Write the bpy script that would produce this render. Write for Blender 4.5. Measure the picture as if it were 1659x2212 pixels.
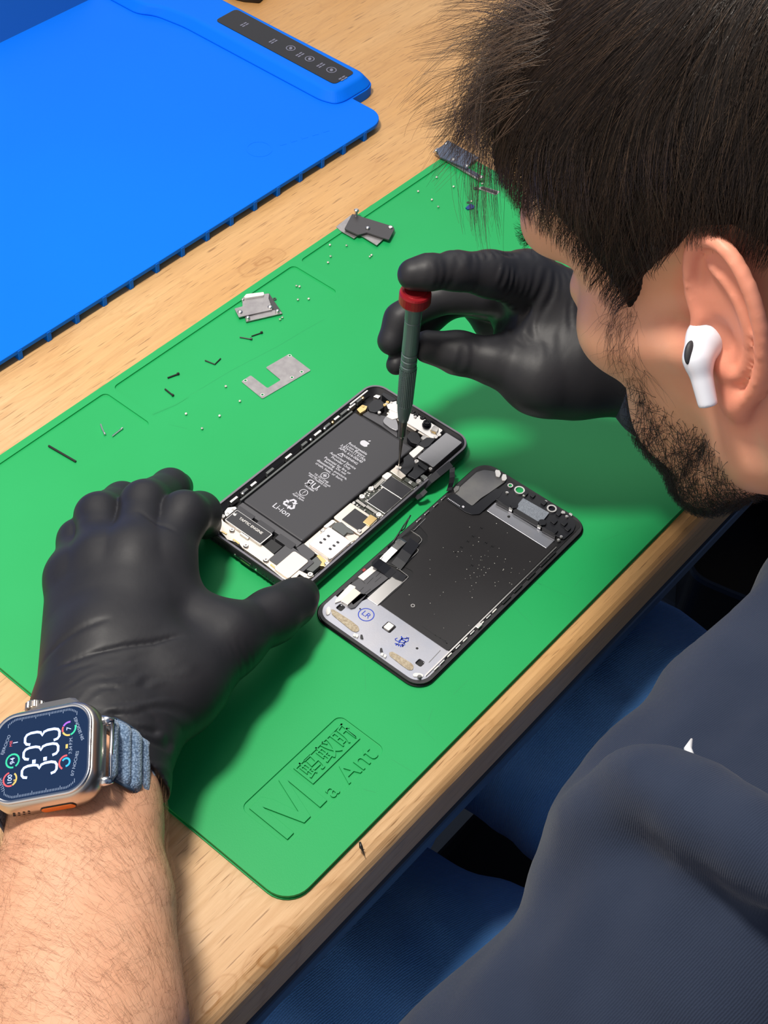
import bpy, bmesh, math, random
import numpy as np
from mathutils import Vector, Matrix

# ---------------------------------------------------------------- camera, world, sun, exposure
SC = bpy.context.scene
COL = SC.collection
for o_ in list(bpy.data.objects):
    bpy.data.objects.remove(o_)
S = 0.001                                    # everything below is written in millimetres
CAM_F, CAM_PIT, CAM_ROLL, CAM_H = 3259.2176, 0.838247177, 0.0857909522, 615.390554
IW, IH = 1659.0, 2212.0
fw = np.array([0, math.cos(CAM_PIT), -math.sin(CAM_PIT)])
r0 = np.array([1.0, 0, 0]); u0 = np.cross(r0, fw)
rt = r0*math.cos(CAM_ROLL) + u0*math.sin(CAM_ROLL)
up = -r0*math.sin(CAM_ROLL) + u0*math.cos(CAM_ROLL)
CAMP = np.array([0, 0, CAM_H])
cd = bpy.data.cameras.new('camera'); cam = bpy.data.objects.new('camera', cd); COL.objects.link(cam)
cd.sensor_fit = 'HORIZONTAL'; cd.sensor_width = 36.0; cd.lens = CAM_F/IW*36.0
cd.clip_start = 0.01; cd.clip_end = 50
cam.matrix_world = Matrix(((rt[0], up[0], -fw[0], 0), (rt[1], up[1], -fw[1], 0), (rt[2], up[2], -fw[2], CAM_H*S), (0, 0, 0, 1)))
SC.camera = cam
SC.view_settings.view_transform = 'Standard'; SC.view_settings.look = 'None'
SC.view_settings.gamma = 1.0; SC.view_settings.use_curve_mapping = False
SC.view_settings.exposure = 0.0
LAMP_P, LAMP_D, AMB = 11.3, 0.17, 0.27
# round daylight lamp hanging over the bench, left of the work
sd = bpy.data.lights.new('bench_lamp', 'AREA'); sun = bpy.data.objects.new('bench_lamp', sd); COL.objects.link(sun)
sd.shape = 'DISK'; sd.size = LAMP_D; sd.energy = LAMP_P; sd.color = (1.0, 0.94, 0.85)
LP = (-520, 230, 1020); _c, _s = math.cos(-0.636), math.sin(-0.636)
LW = Vector((LP[0]*_c-LP[1]*_s, LP[0]*_s+LP[1]*_c, LP[2]))*0.001
sun.location = LW; sun.rotation_euler = (Vector((-0.03, 0.567, 0))-LW).to_track_quat('-Z', 'Y').to_euler()
w = bpy.data.worlds.new('world'); SC.world = w; w.use_nodes = True
nt = w.node_tree; nt.nodes.clear()
wo = nt.nodes.new('ShaderNodeOutputWorld'); bg = nt.nodes.new('ShaderNodeBackground'); nt.links.new(bg.outputs[0], wo.inputs[0])
tc = nt.nodes.new('ShaderNodeTexCoord')
# soft daylight: bluish all round, a bright window-like glow high and ahead
def vdot(vec):
    d = nt.nodes.new('ShaderNodeVectorMath'); d.operation = 'DOT_PRODUCT'
    nt.links.new(tc.outputs['Generated'], d.inputs[0]); v = Vector(vec).normalized(); d.inputs[1].default_value = v
    return d.outputs['Value']
rmp = nt.nodes.new('ShaderNodeMapRange'); rmp.interpolation_type = 'SMOOTHSTEP'
rmp.inputs['From Min'].default_value = 0.80; rmp.inputs['From Max'].default_value = 0.97
nt.links.new(vdot((-0.12, 0.64, 0.76)), rmp.inputs['Value'])
mx = nt.nodes.new('ShaderNodeMix'); mx.data_type = 'RGBA'
mx.inputs['A'].default_value = (0.36, 0.50, 0.80, 1); mx.inputs['B'].default_value = (5.5, 5.3, 5.1, 1)
nt.links.new(rmp.outputs[0], mx.inputs['Factor'])
rm2 = nt.nodes.new('ShaderNodeMapRange'); rm2.interpolation_type = 'SMOOTHSTEP'
rm2.inputs['From Min'].default_value = 0.45; rm2.inputs['From Max'].default_value = 0.98
nt.links.new(vdot((-0.58, -0.74, 0.33)), rm2.inputs['Value'])          # added glow, low behind the viewer's left shoulder, to brighten the face
mx2 = nt.nodes.new('ShaderNodeMix'); mx2.data_type = 'RGBA'; mx2.inputs['B'].default_value = (3.1, 2.85, 2.6, 1)
nt.links.new(rm2.outputs[0], mx2.inputs['Factor']); nt.links.new(mx.outputs['Result'], mx2.inputs['A']); nt.links.new(mx2.outputs['Result'], bg.inputs['Color'])
bg.inputs['Strength'].default_value = AMB

# ---------------------------------------------------------------- helpers
rng = np.random.default_rng(7); random.seed(7)
def PR(px, py):
    return rt*((px-IW/2)/CAM_F) - up*((py-IH/2)/CAM_F) + fw
def PZ(px, py, z):
    d = PR(px, py); return CAMP + d*((z-CAM_H)/d[2])
def PD(px, py, dd):
    return CAMP + PR(px, py)*dd
def crop(x0, y0, s):
    return lambda X, Y: (x0+X/s, y0+Y/s)
K0 = lambda X, Y: (X, Y)
K1 = crop(400, 800, 2.552); K2 = crop(660, 980, 2.633); K3 = crop(740, 820, 5.925); K6 = crop(820, 860, 8.295)
K7 = crop(760, 980, 8.295); K4 = crop(640, 1120, 7.54); KB = crop(400, 1050, 5.184)
KS = crop(680, 1240, 5.53); KT = crop(940, 990, 5.027); KF = crop(780, 1120, 6.9125); KP = crop(440, 0, 4.1475)
KQ = crop(480, 420, 4.1475); KR = crop(880, 280, 6.9125)
ORIG = {}
def link(o): COL.objects.link(o)
def tag(o, label, cat, group=None, kind=None):
    if label: o['label'] = label
    if cat: o['category'] = cat
    if group: o['group'] = group
    if kind: o['kind'] = kind
    return o
def thing(name, label, cat, origin, group=None):
    o = bpy.data.objects.new(name, None); link(o); o.empty_display_size = 0.01
    o.location = tuple(float(a)*S for a in origin); ORIG[o] = np.array(origin, float)
    return tag(o, label, cat, group)
def mk(name, V, F, m, parent=None, smooth=False, origin=None, label=None):
    """V in world millimetres; linked as one mesh object"""
    V = np.asarray(V, float)
    if parent is not None: og = ORIG[parent]
    elif origin is not None: og = np.asarray(origin, float)
    else: og = np.array([V[:, 0].mean(), V[:, 1].mean(), V[:, 2].min()])
    me = bpy.data.meshes.new(name)
    if isinstance(F, np.ndarray):
        n, k = F.shape
        me.vertices.add(len(V)); me.vertices.foreach_set('co', ((V-og)*S).astype(np.float32).ravel())
        me.loops.add(n*k); me.loops.foreach_set('vertex_index', F.astype(np.int32).ravel())
        me.polygons.add(n); me.polygons.foreach_set('loop_start', np.arange(0, n*k, k, dtype=np.int32))
        me.update(calc_edges=True)
    else:
        me.from_pydata([tuple(v) for v in (V-og)*S], [], F); me.update()
    me.validate()
    if smooth: me.shade_smooth()
    if m is not None:
        for mm in (m if isinstance(m, (list, tuple)) else [m]): me.materials.append(mm)
    o = bpy.data.objects.new(name, me); link(o)
    if parent is not None:
        o.parent = parent; ORIG[o] = og
    else:
        o.location = tuple(og*S); ORIG[o] = og
    if label: o['label'] = label
    return o
def bevel(o, wmm, seg=2, ang=35):
    b = o.modifiers.new('b', 'BEVEL'); b.width = wmm*S; b.segments = seg; b.limit_method = 'ANGLE'; b.angle_limit = math.radians(ang)
    return o
class MB:
    """collects prisms, boxes, tubes into one mesh"""
    def __init__(s): s.V = []; s.F = []
    def add(s, V, F):
        n = len(s.V); s.V += [np.asarray(v, float) for v in V]; s.F += [tuple(int(i)+n for i in f) for f in F]; return s
    def prism(s, pts, z0, z1, pts1=None):
        """pts: plan polygon (world mm xy) counter-clockwise or not; z0<z1"""
        P = np.asarray(pts, float)[:, :2]; Q = P if pts1 is None else np.asarray(pts1, float)[:, :2]
        a = sum(P[i, 0]*P[(i+1) % len(P), 1]-P[(i+1) % len(P), 0]*P[i, 1] for i in range(len(P)))
        if a < 0: P = P[::-1]; Q = Q[::-1]
        n = len(P)
        V = [(*p, z0) for p in P]+[(*q, z1) for q in Q]
        F = [tuple(range(n))[::-1], tuple(range(n, 2*n))]+[(i, (i+1) % n, n+(i+1) % n, n+i) for i in range(n)]
        return s.add(V, F)
    def lathe(s, c, axis, prof, seg=16, cap=True):
        """prof: (radius, distance along axis)"""
        c = np.asarray(c, float); ax = np.asarray(axis, float); ax /= np.linalg.norm(ax)
        t = np.cross(ax, [0, 0, 1.0]) if abs(ax[2]) < .9 else np.cross(ax, [1.0, 0, 0]); t /= np.linalg.norm(t); b = np.cross(ax, t)
        V = []; F = []
        for rr, h in prof:
            for i in range(seg):
                a = 2*math.pi*i/seg; V.append(c+ax*h+rr*(math.cos(a)*t+math.sin(a)*b))
        for k in range(len(prof)-1):
            for i in range(seg):
                j = (i+1) % seg; F.append((k*seg+i, k*seg+j, (k+1)*seg+j, (k+1)*seg+i))
        if cap: F.append(tuple(range(seg))[::-1]); F.append(tuple(range((len(prof)-1)*seg, len(prof)*seg)))
        return s.add(V, F)
    def tube(s, pts, rr, seg=8):
        P = [np.asarray(p, float) for p in pts]; V = []; F = []
        R = rr if hasattr(rr, '__len__') else [rr]*len(P); t = None
        for k, p in enumerate(P):
            d = P[min(k+1, len(P)-1)]-P[max(k-1, 0)]; d = d/(np.linalg.norm(d)+1e-9)
            if t is None: t = np.cross(d, [0, 0, 1.0]) if abs(d[2]) < .9 else np.cross(d, [1.0, 0, 0])
            t = t-d*(t@d); t /= np.linalg.norm(t)+1e-9; b = np.cross(d, t)
            for i in range(seg):
                a = 2*math.pi*i/seg; V.append(p+R[k]*(math.cos(a)*t+math.sin(a)*b))
        for k in range(len(P)-1):
            for i in range(seg):
                j = (i+1) % seg; F.append((k*seg+i, k*seg+j, (k+1)*seg+j, (k+1)*seg+i))
        F.append(tuple(range(seg))[::-1]); F.append(tuple(range((len(P)-1)*seg, len(P)*seg)))
        return s.add(V, F)
    def ribbon(s, pts, side, th=0.15):
        """flat strip: centre points, half-width vector(s), thickness"""
        P = [np.asarray(p, float) for p in pts]; V = []; F = []
        for k, p in enumerate(P):
            sv = np.asarray(side[k] if np.ndim(side) > 1 else side, float)
            d = P[min(k+1, len(P)-1)]-P[max(k-1, 0)]; n = np.cross(d, sv); n = n/(np.linalg.norm(n)+1e-9)*th
            V += [p-sv-n, p+sv-n, p+sv+n, p-sv+n]
        for k in range(len(P)-1):
            for i in range(4):
                j = (i+1) % 4; F.append((k*4+i, k*4+j, (k+1)*4+j, (k+1)*4+i))
        F.append((3, 2, 1, 0)); m = (len(P)-1)*4; F.append((m, m+1, m+2, m+3))
        return s.add(V, F)
    def build(s, name, m, parent=None, smooth=False, bev=0, seg=2, **k):
        o = mk(name, s.V, s.F, m, parent, smooth, **k)
        if bev: bevel(o, bev, seg)
        return o
def rrect(x0, y0, x1, y1, r, n=6):
    out = []
    for cx, cy, a0 in ((x1-r, y1-r, 0), (x0+r, y1-r, 90), (x0+r, y0+r, 180), (x1-r, y0+r, 270)):
        for i in range(n+1):
            a = math.radians(a0+90*i/n); out.append((cx+r*math.cos(a), cy+r*math.sin(a)))
    return out
def round_poly(pts, r, n=4):
    P = [np.asarray(p, float)[:2] for p in pts]; out = []
    for i in range(len(P)):
        a, b, c = P[i-1], P[i], P[(i+1) % len(P)]
        d1 = a-b; d2 = c-b; l1 = np.linalg.norm(d1); l2 = np.linalg.norm(d2); rr = min(r, l1*.45, l2*.45)
        s_, e_ = b+d1/l1*rr, b+d2/l2*rr
        for k in range(n+1):
            t = k/n; out.append((1-t)**2*s_+2*t*(1-t)*b+t*t*e_)
    return out
def frame(x, y, th):
    c, s_ = math.cos(th), math.sin(th)
    return lambda px, py: (x+px*c-py*s_, y+px*s_+py*c)
def ppx(K, pts, z):
    return [PZ(*K(*p), z) for p in pts]
# ---------------------------------------------------------------- materials
def mat(name, col, rough=0.5, metal=0.0, spec=0.5, bump=None, noise=None, sheen=0, coat=0, emit=None, sss=0, trans=0):
    """bump=(scale, strength, dist mm); noise=(scale, second colour, factor)"""
    m = bpy.data.materials.new(name); m.use_nodes = True; t = m.node_tree
    b = t.nodes['Principled BSDF']
    c4 = (*col, 1) if len(col) == 3 else col
    b.inputs['Base Color'].default_value = c4; b.inputs['Roughness'].default_value = rough
    b.inputs['Metallic'].default_value = metal; b.inputs['Specular IOR Level'].default_value = spec
    if sheen: b.inputs['Sheen Weight'].default_value = sheen; b.inputs['Sheen Roughness'].default_value = .5
    if coat: b.inputs['Coat Weight'].default_value = coat; b.inputs['Coat Roughness'].default_value = .1
    if trans: b.inputs['Transmission Weight'].default_value = trans
    if sss: b.inputs['Subsurface Weight'].default_value = sss; b.inputs['Subsurface Radius'].default_value = (0.004, 0.0015, 0.0008); b.inputs['Subsurface Scale'].default_value = 1.0
    if emit: b.inputs['Emission Color'].default_value = (*emit[0], 1); b.inputs['Emission Strength'].default_value = emit[1]
    tcn = t.nodes.new('ShaderNodeTexCoord')
    if noise:
        n = t.nodes.new('ShaderNodeTexNoise'); n.inputs['Scale'].default_value = noise[0]; n.inputs['Detail'].default_value = 6
        t.links.new(tcn.outputs['Object'], n.inputs['Vector'])
        r_ = t.nodes.new('ShaderNodeMapRange'); r_.inputs['From Min'].default_value = .35; r_.inputs['From Max'].default_value = .68
        t.links.new(n.outputs['Fac'], r_.inputs['Value'])
        x = t.nodes.new('ShaderNodeMix'); x.data_type = 'RGBA'; x.inputs['A'].default_value = c4; x.inputs['B'].default_value = (*noise[1], 1)
        mm = t.nodes.new('ShaderNodeMath'); mm.operation = 'MULTIPLY'; mm.inputs[1].default_value = noise[2]
        t.links.new(r_.outputs[0], mm.inputs[0]); t.links.new(mm.outputs[0], x.inputs['Factor']); t.links.new(x.outputs['Result'], b.inputs['Base Color'])
    if bump:
        n = t.nodes.new('ShaderNodeTexNoise'); n.inputs['Scale'].default_value = bump[0]; n.inputs['Detail'].default_value = 4
        t.links.new(tcn.outputs['Object'], n.inputs['Vector'])
        bp = t.nodes.new('ShaderNodeBump'); bp.inputs['Strength'].default_value = bump[1]; bp.inputs['Distance'].default_value = bump[2]*S
        t.links.new(n.outputs['Fac'], bp.inputs['Height']); t.links.new(bp.outputs[0], b.inputs['Normal'])
    return m
def srgb(r, g, b):
    f = lambda c: (c/255/12.92) if c/255 <= 0.04045 else ((c/255+0.055)/1.055)**2.4
    return (f(r), f(g), f(b))
def text_mesh(txt, size, align='CENTER', bold=0.0, spacing=1.0):
    """built-in font outline as triangles; returns verts (x,y) in units of size mm and faces"""
    c = bpy.data.curves.new('txt', 'FONT'); c.body = txt; c.size = size; c.align_x = align; c.align_y = 'CENTER'
    c.resolution_u = 3; c.space_character = spacing; c.offset = bold
    o = bpy.data.objects.new('txt', c); COL.objects.link(o)
    dg = bpy.context.evaluated_depsgraph_get(); dg.update()
    me = bpy.data.meshes.new_from_object(o.evaluated_get(dg))
    V = np.array([v.co[:2] for v in me.vertices]); F = [tuple(p.vertices) for p in me.polygons]
    bpy.data.objects.remove(o); bpy.data.curves.remove(c); bpy.data.meshes.remove(me)
    return (V if len(V) else np.zeros((0, 2))), F
def flat_text(mb, txt, size, fn, **k):
    """fn maps local (x,y) to a world point"""
    V, F = text_mesh(txt, size, **k)
    if len(V): mb.add([fn(x, y) for x, y in V], F)
# ---------------------------------------------------------------- smooth solid modelling on a grid (all mm)
def smin(a, b, k):
    h = np.clip(0.5+0.5*(b-a)/k, 0, 1); return b*(1-h)+a*h-k*h*(1-h)
def rcone(P, a, b, ra, rb):
    a = np.asarray(a, np.float32); b = np.asarray(b, np.float32); ba = b-a; pa = P-a
    L2 = float(ba@ba)+1e-9; h = np.clip((pa@ba)/L2, 0, 1)
    d = pa-h[:, None]*ba
    return np.sqrt(np.einsum('ij,ij->i', d, d))-(ra+(rb-ra)*h)
def ell(P, c, r, R=None):
    """r semi-axes; R 3x3 whose columns are the axes"""
    q = P-np.asarray(c, np.float32)
    if R is not None: q = q@np.asarray(R, np.float32)
    r = np.asarray(r, np.float32); k0 = np.linalg.norm(q/r, axis=1); k1 = np.linalg.norm(q/(r*r), axis=1)
    return k0*(k0-1)/(k1+1e-9)
def polyd(P, pts):
    """distance to a polyline"""
    D = None
    for a, b in zip(pts[:-1], pts[1:]):
        d = rcone(P, a, b, 0, 0); D = d if D is None else np.minimum(D, d)
    return D
def surface_nets(f, lo, hi, h):
    lo = np.asarray(lo, float); hi = np.asarray(hi, float); n = np.ceil((hi-lo)/h).astype(int)+1
    ax = [lo[i]+h*np.arange(n[i]) for i in range(3)]
    D = np.empty(n, np.float32)
    Y, Z = np.meshgrid(ax[1], ax[2], indexing='ij'); base = np.stack([np.zeros_like(Y).ravel(), Y.ravel(), Z.ravel()], 1).astype(np.float32)
    step = max(1, int(400000/len(base)))
    for i in range(0, n[0], step):
        xs = ax[0][i:i+step]; P = np.concatenate([base+np.array([x, 0, 0], np.float32) for x in xs])
        D[i:i+step] = f(P).reshape(len(xs), n[1], n[2])
    D[0] = D[-1] = 5; D[:, 0] = D[:, -1] = 5; D[:, :, 0] = D[:, :, -1] = 5
    s = D < 0; C = n-1
    cnt = np.zeros(C, np.int8)
    for dx in (0, 1):
        for dy in (0, 1):
            for dz in (0, 1): cnt += s[dx:dx+C[0], dy:dy+C[1], dz:dz+C[2]]
    act = np.argwhere((cnt > 0) & (cnt < 8)); idx = -np.ones(C, np.int32); idx[tuple(act.T)] = np.arange(len(act))
    acc = np.zeros((len(act), 3)); num = np.zeros(len(act))
    for a in range(3):
        for u_ in (0, 1):
            for v_ in (0, 1):
                o = [0, 0, 0]; bb = [(a+1) % 3, (a+2) % 3]; o[bb[0]] = u_; o[bb[1]] = v_
                p0 = act+o; p1 = p0.copy(); p1[:, a] += 1
                d0 = D[tuple(p0.T)]; d1 = D[tuple(p1.T)]; m = (d0 < 0) != (d1 < 0)
                t = d0[m]/(d0[m]-d1[m]); q = p0[m].astype(float); q[:, a] += t; acc[m] += q; num[m] += 1
    V = lo+h*acc/num[:, None]
    F = []
    for a in range(3):
        sl0 = [slice(1, -1)]*3; sl0[a] = slice(0, -1); sl1 = list(sl0); sl1[a] = slice(1, None)
        A = s[tuple(sl0)]; B = s[tuple(sl1)]; off = np.array([1, 1, 1]); off[a] = 0
        b1, b2 = (a+1) % 3, (a+2) % 3
        for flag in (0, 1):
            e = np.argwhere(A & ~B if flag == 0 else ~A & B)+off
            c = []
            for du, dv in ((-1, -1), (0, -1), (0, 0), (-1, 0)):
                q = e.copy(); q[:, b1] += du; q[:, b2] += dv; c.append(idx[tuple(q.T)])
            c = np.stack(c, 1); F.append(c if flag == 0 else c[:, ::-1])
    F = np.concatenate(F); F = F[(F >= 0).all(1)]
    return V, F
def laplace(V, F, it=2, lam=.5):
    E = np.concatenate([F[:, [0, 1]], F[:, [1, 2]], F[:, [2, 3]], F[:, [3, 0]]]); n = len(V)
    for _ in range(it):
        A = np.zeros((n, 3)); c = np.zeros(n)
        for k in range(3):
            A[:, k] = np.bincount(E[:, 0], V[E[:, 1], k], n)+np.bincount(E[:, 1], V[E[:, 0], k], n)
        c = np.bincount(E[:, 0], minlength=n)+np.bincount(E[:, 1], minlength=n)
        V = V+lam*(A/c[:, None]-V)
    return V
def tag_smooth(prims, k):
    """prims: list of functions P->d"""
    def f(P):
        d = None
        for g in prims:
            e = g(P); d = e if d is None else smin(d, e, k)
        return d
    return f
def grad(f, P, e=.4):
    P = P.astype(np.float32); g = np.stack([f(P+np.array(v, np.float32)*e)-f(P-np.array(v, np.float32)*e) for v in ((1, 0, 0), (0, 1, 0), (0, 0, 1))], 1)
    return g/(np.linalg.norm(g, axis=1)[:, None]+1e-9)
def strands(paths, rad, taper=0.25, seg=3):
    """paths: (n, m, 3) world mm; returns one mesh of thin tubes"""
    n, m, _ = paths.shape; d = np.gradient(paths, axis=1); d /= np.linalg.norm(d, axis=2)[..., None]+1e-9
    ref = np.array([.31, .53, .79]); t = np.cross(d, ref); t /= np.linalg.norm(t, axis=2)[..., None]+1e-9; b = np.cross(d, t)
    rr = (np.asarray(rad)*np.ones(n))[:, None]*np.linspace(1, taper, m)[None]
    V = np.stack([paths+rr[..., None]*(math.cos(2*math.pi*i/seg)*t+math.sin(2*math.pi*i/seg)*b) for i in range(seg)], 2)   # n,m,seg,3
    I = np.arange(n*m*seg).reshape(n, m, seg); F = []
    for i in range(seg):
        j = (i+1) % seg; F.append(np.stack([I[:, :-1, i], I[:, :-1, j], I[:, 1:, j], I[:, 1:, i]], -1).reshape(-1, 4))
    return V.reshape(-1, 3), np.concatenate(F)
# ---------------------------------------------------------------- bench, floor, mats
from mathutils.geometry import tessellate_polygon
DT = -0.636
D = frame(0, 0, DT)                       # bench frame: x' towards the sitter, y' along the bench
def dpoly(pts): return [D(*p) for p in pts]
def plate(mb, outer, holes, z0, z1, depths):
    """plate with sunk pockets: outer & holes are plan polygons, depths how far each pocket floor lies below z1 (None = through)"""
    loops = [outer]+holes; flat = [p for l in loops for p in l]
    tris = tessellate_polygon([[Vector((p[0], p[1], 0)) for p in l] for l in loops])
    mb.add([(p[0], p[1], z1) for p in flat], [])
    n0 = len(mb.V)-len(flat)
    def ori(t):
        a, b, c = (flat[i] for i in t)
        return t if (b[0]-a[0])*(c[1]-a[1])-(b[1]-a[1])*(c[0]-a[0]) > 0 else t[::-1]
    mb.F += [tuple(n0+i for i in ori(t)) for t in tris]
    def walls(l, za, zb, inward, floor):
        a = sum(l[i][0]*l[(i+1) % len(l)][1]-l[(i+1) % len(l)][0]*l[i][1] for i in range(len(l)))
        P = list(l) if a > 0 else list(l)[::-1]; n = len(P)
        V = [(p[0], p[1], za) for p in P]+[(p[0], p[1], zb) for p in P]
        F = [(i, (i+1) % n, n+(i+1) % n, n+i) for i in range(n)]
        if inward: F = [f[::-1] for f in F]
        if floor: F.append(tuple(range(n)) if inward else tuple(range(n))[::-1])
        mb.add(V, F)
    walls(outer, z0, z1, False, all(d is not None for d in depths))
    for h, d in zip(holes, depths): walls(h, z0 if d is None else z1-d, z1, True, d is not None)
def wood_mat():
    m = bpy.data.materials.new('beech_staves'); m.use_nodes = True; t = m.node_tree; b = t.nodes['Principled BSDF']
    N = t.nodes.new; Lk = t.links.new
    tcn = N('ShaderNodeTexCoord'); mp = N('ShaderNodeMapping'); mp.vector_type = 'TEXTURE'
    mp.inputs['Rotation'].default_value = (0, 0, DT+math.pi/2)
    Lk(tcn.outputs['Object'], mp.inputs['Vector'])        # now X runs along the grain
    br = N('ShaderNodeTexBrick'); br.inputs['Scale'].default_value = 1.0; br.inputs['Brick Width'].default_value = .42; br.inputs['Row Height'].default_value = .046
    br.inputs['Mortar Size'].default_value = .0; br.offset = .37; br.inputs['Bias'].default_value = 0
    br.inputs['Color1'].default_value = (0, 0, 0, 1); br.inputs['Color2'].default_value = (1, 1, 1, 1)
    Lk(mp.outputs[0], br.inputs['Vector'])
    def noise(scale, sx, sy, det=5, rough=.6, dist=0):
        q = N('ShaderNodeMapping'); q.inputs['Scale'].default_value = (sx, sy, sy); Lk(mp.outputs[0], q.inputs['Vector'])
        n = N('ShaderNodeTexNoise'); n.inputs['Scale'].default_value = scale; n.inputs['Detail'].default_value = det; n.inputs['Roughness'].default_value = rough
        n.inputs['Distortion'].default_value = dist
        Lk(q.outputs[0], n.inputs['Vector']); return n.outputs['Fac']
    def rng_(sock, a, b_, lo=0, hi=1):
        r_ = N('ShaderNodeMapRange'); r_.inputs['From Min'].default_value = a; r_.inputs['From Max'].default_value = b_
        r_.inputs['To Min'].default_value = lo; r_.inputs['To Max'].default_value = hi; Lk(sock, r_.inputs['Value']); return r_.outputs[0]
    def mixc(f, A, B):
        x = N('ShaderNodeMix'); x.data_type = 'RGBA'
        for s_, v in (('Factor', f), ('A', A), ('B', B)):
            if isinstance(v, tuple): x.inputs[s_].default_value = (*v, 1)
            elif isinstance(v, (int, float)): x.inputs[s_].default_value = v
            else: Lk(v, x.inputs[s_])
        return x.outputs['Result']
    big = rng_(noise(3.0, 1, 2.5, 3), .35, .65)
    base = mixc(big, (0.66, 0.33, 0.10), (0.80, 0.50, 0.23))
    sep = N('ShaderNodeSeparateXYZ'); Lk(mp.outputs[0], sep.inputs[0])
    light_fall = N('ShaderNodeMath'); light_fall.operation = 'MULTIPLY_ADD'; Lk(noise(5, 1, 1.5, 3), light_fall.inputs[0]); light_fall.inputs[1].default_value = .5; Lk(sep.outputs[0], light_fall.inputs[2])
    base = mixc(rng_(light_fall.outputs[0], -.42, .22, *LIGHT_FALL), base, (0.86, 0.68, 0.49))  # light falloff painted into the wood: paler towards the left end
    stave = N('ShaderNodeSeparateColor'); Lk(br.outputs['Color'], stave.inputs[0])
    base = mixc(rng_(stave.outputs[0], 0, 1, 0, .45), base, (0.62, 0.33, 0.12))
    fine = rng_(noise(30, .6, 12, 6, .65), .38, .66)
    base = mixc(rng_(fine, 0, 1, 0, .40), base, (0.52, 0.27, 0.11))
    wav = rng_(noise(7, .7, 5, 3, .5, 1.5), .50, .56, 0, 1)
    wv2 = N('ShaderNodeMath'); wv2.operation = 'PINGPONG'; wv2.inputs[1].default_value = .5; Lk(wav, wv2.inputs[0])
    base = mixc(rng_(wv2.outputs[0], .2, .5, 0, .28), base, (0.50, 0.25, 0.09))
    fleck = rng_(noise(330, .16, 3.2, 2, .5), .62, .70)
    base = mixc(rng_(fleck, 0, 1, 0, .75), base, (0.30, 0.15, 0.06))
    for kx, ky, kr in KNOTS:
        dn = N('ShaderNodeTexNoise'); dn.inputs['Scale'].default_value = 60; Lk(mp.outputs[0], dn.inputs['Vector'])
        ds = N('ShaderNodeVectorMath'); ds.operation = 'DISTANCE'; q = N('ShaderNodeMapping'); q.inputs['Scale'].default_value = (.55, 1.3, 0); Lk(mp.outputs[0], q.inputs['Vector']); Lk(q.outputs[0], ds.inputs[0]); ds.inputs[1].default_value = (kx*.55, ky*1.3, 0)
        ad = N('ShaderNodeMath'); ad.operation = 'MULTIPLY_ADD'; Lk(dn.outputs['Fac'], ad.inputs[0]); ad.inputs[1].default_value = kr*1.1; Lk(ds.outputs['Value'], ad.inputs[2])
        wv_ = N('ShaderNodeMath'); wv_.operation = 'PINGPONG'; wv_.inputs[1].default_value = kr*.28; Lk(ad.outputs[0], wv_.inputs[0])
        l1 = rng_(wv_.outputs[0], kr*.18, kr*.28, 0, 1); l2 = rng_(ad.outputs[0], kr*1.1, kr*1.7, 1, 0)
        mu = N('ShaderNodeMath'); mu.operation = 'MULTIPLY'; Lk(l1, mu.inputs[0]); Lk(l2, mu.inputs[1]); m3 = N('ShaderNodeMath'); m3.operation = 'MULTIPLY_ADD'; Lk(l2, m3.inputs[0]); m3.inputs[1].default_value = .18; m4 = N('ShaderNodeMath'); m4.operation = 'MULTIPLY'; Lk(mu.outputs[0], m4.inputs[0]); m4.inputs[1].default_value = .55; Lk(m4.outputs[0], m3.inputs[2])
        base = mixc(m3.outputs[0], base, (0.42, 0.19, 0.06))
    Lk(base, b.inputs['Base Color']); b.inputs['Roughness'].default_value = .42; b.inputs['Specular IOR Level'].default_value = .35
    bp = N('ShaderNodeBump'); bp.inputs['Strength'].default_value = .25; bp.inputs['Distance'].default_value = .0004
    Lk(fine, bp.inputs['Height']); Lk(bp.outputs[0], b.inputs['Normal'])
    return m
_e = (*D(-500, 500), -755.0)     # the bench's own origin
def wxy(px, py):
    P = PZ(px, py, -3.0)-np.array(_e); a = DT+math.pi/2; return ((P[0]*math.cos(a)+P[1]*math.sin(a))*S, (-P[0]*math.sin(a)+P[1]*math.cos(a))*S)
LIGHT_FALL = (1, 0)
KNOTS = [(*wxy(585, 2055), .010), (*wxy(455, 2165), .009), (*wxy(560, 570), .012)]
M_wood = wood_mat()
M_rail = mat('rail_blue_grey', srgb(64, 80, 104), .35, .3)
M_floor = mat('floor_grey', srgb(52, 66, 84), .6, noise=(6, srgb(42, 55, 72), .6))
FLOOR = -755.0
DESK = -3.0
# floor & the bench
fl = MB().prism(dpoly([(-1300, -700), (900, -700), (900, 1700), (-1300, 1700)]), FLOOR-20, FLOOR).build('floor', M_floor); tag(fl, None, None, kind='structure')
bench = thing('workbench', 'pale beech workbench of glued staves with a rounded front edge', 'workbench', (*D(-500, 500), FLOOR))
mb = MB(); prof = [(-1000, DESK), (-206, DESK), (-203, DESK-.4), (-200.2, DESK-1.6), (-198, DESK-3.6), (-196.6, DESK-6), (-196, DESK-9), (-196, DESK-30), (-197, DESK-32), (-1000, DESK-32)]
ys = [-600, 1500]; n = len(prof); V = [(*D(x, y), z) for y in ys for x, z in prof]
F = [(i, (i+1) % n, n+(i+1) % n, n+i) for i in range(n)]+[tuple(range(n))[::-1], tuple(range(n, 2*n))]
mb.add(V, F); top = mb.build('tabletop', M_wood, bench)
mb = MB().prism(dpoly([(-230, -590), (-194.5, -590), (-194.5, 1490), (-230, 1490)]), DESK-44, DESK-32.05)
mb.build('front_rail', M_rail, bench, bev=2)
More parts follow.
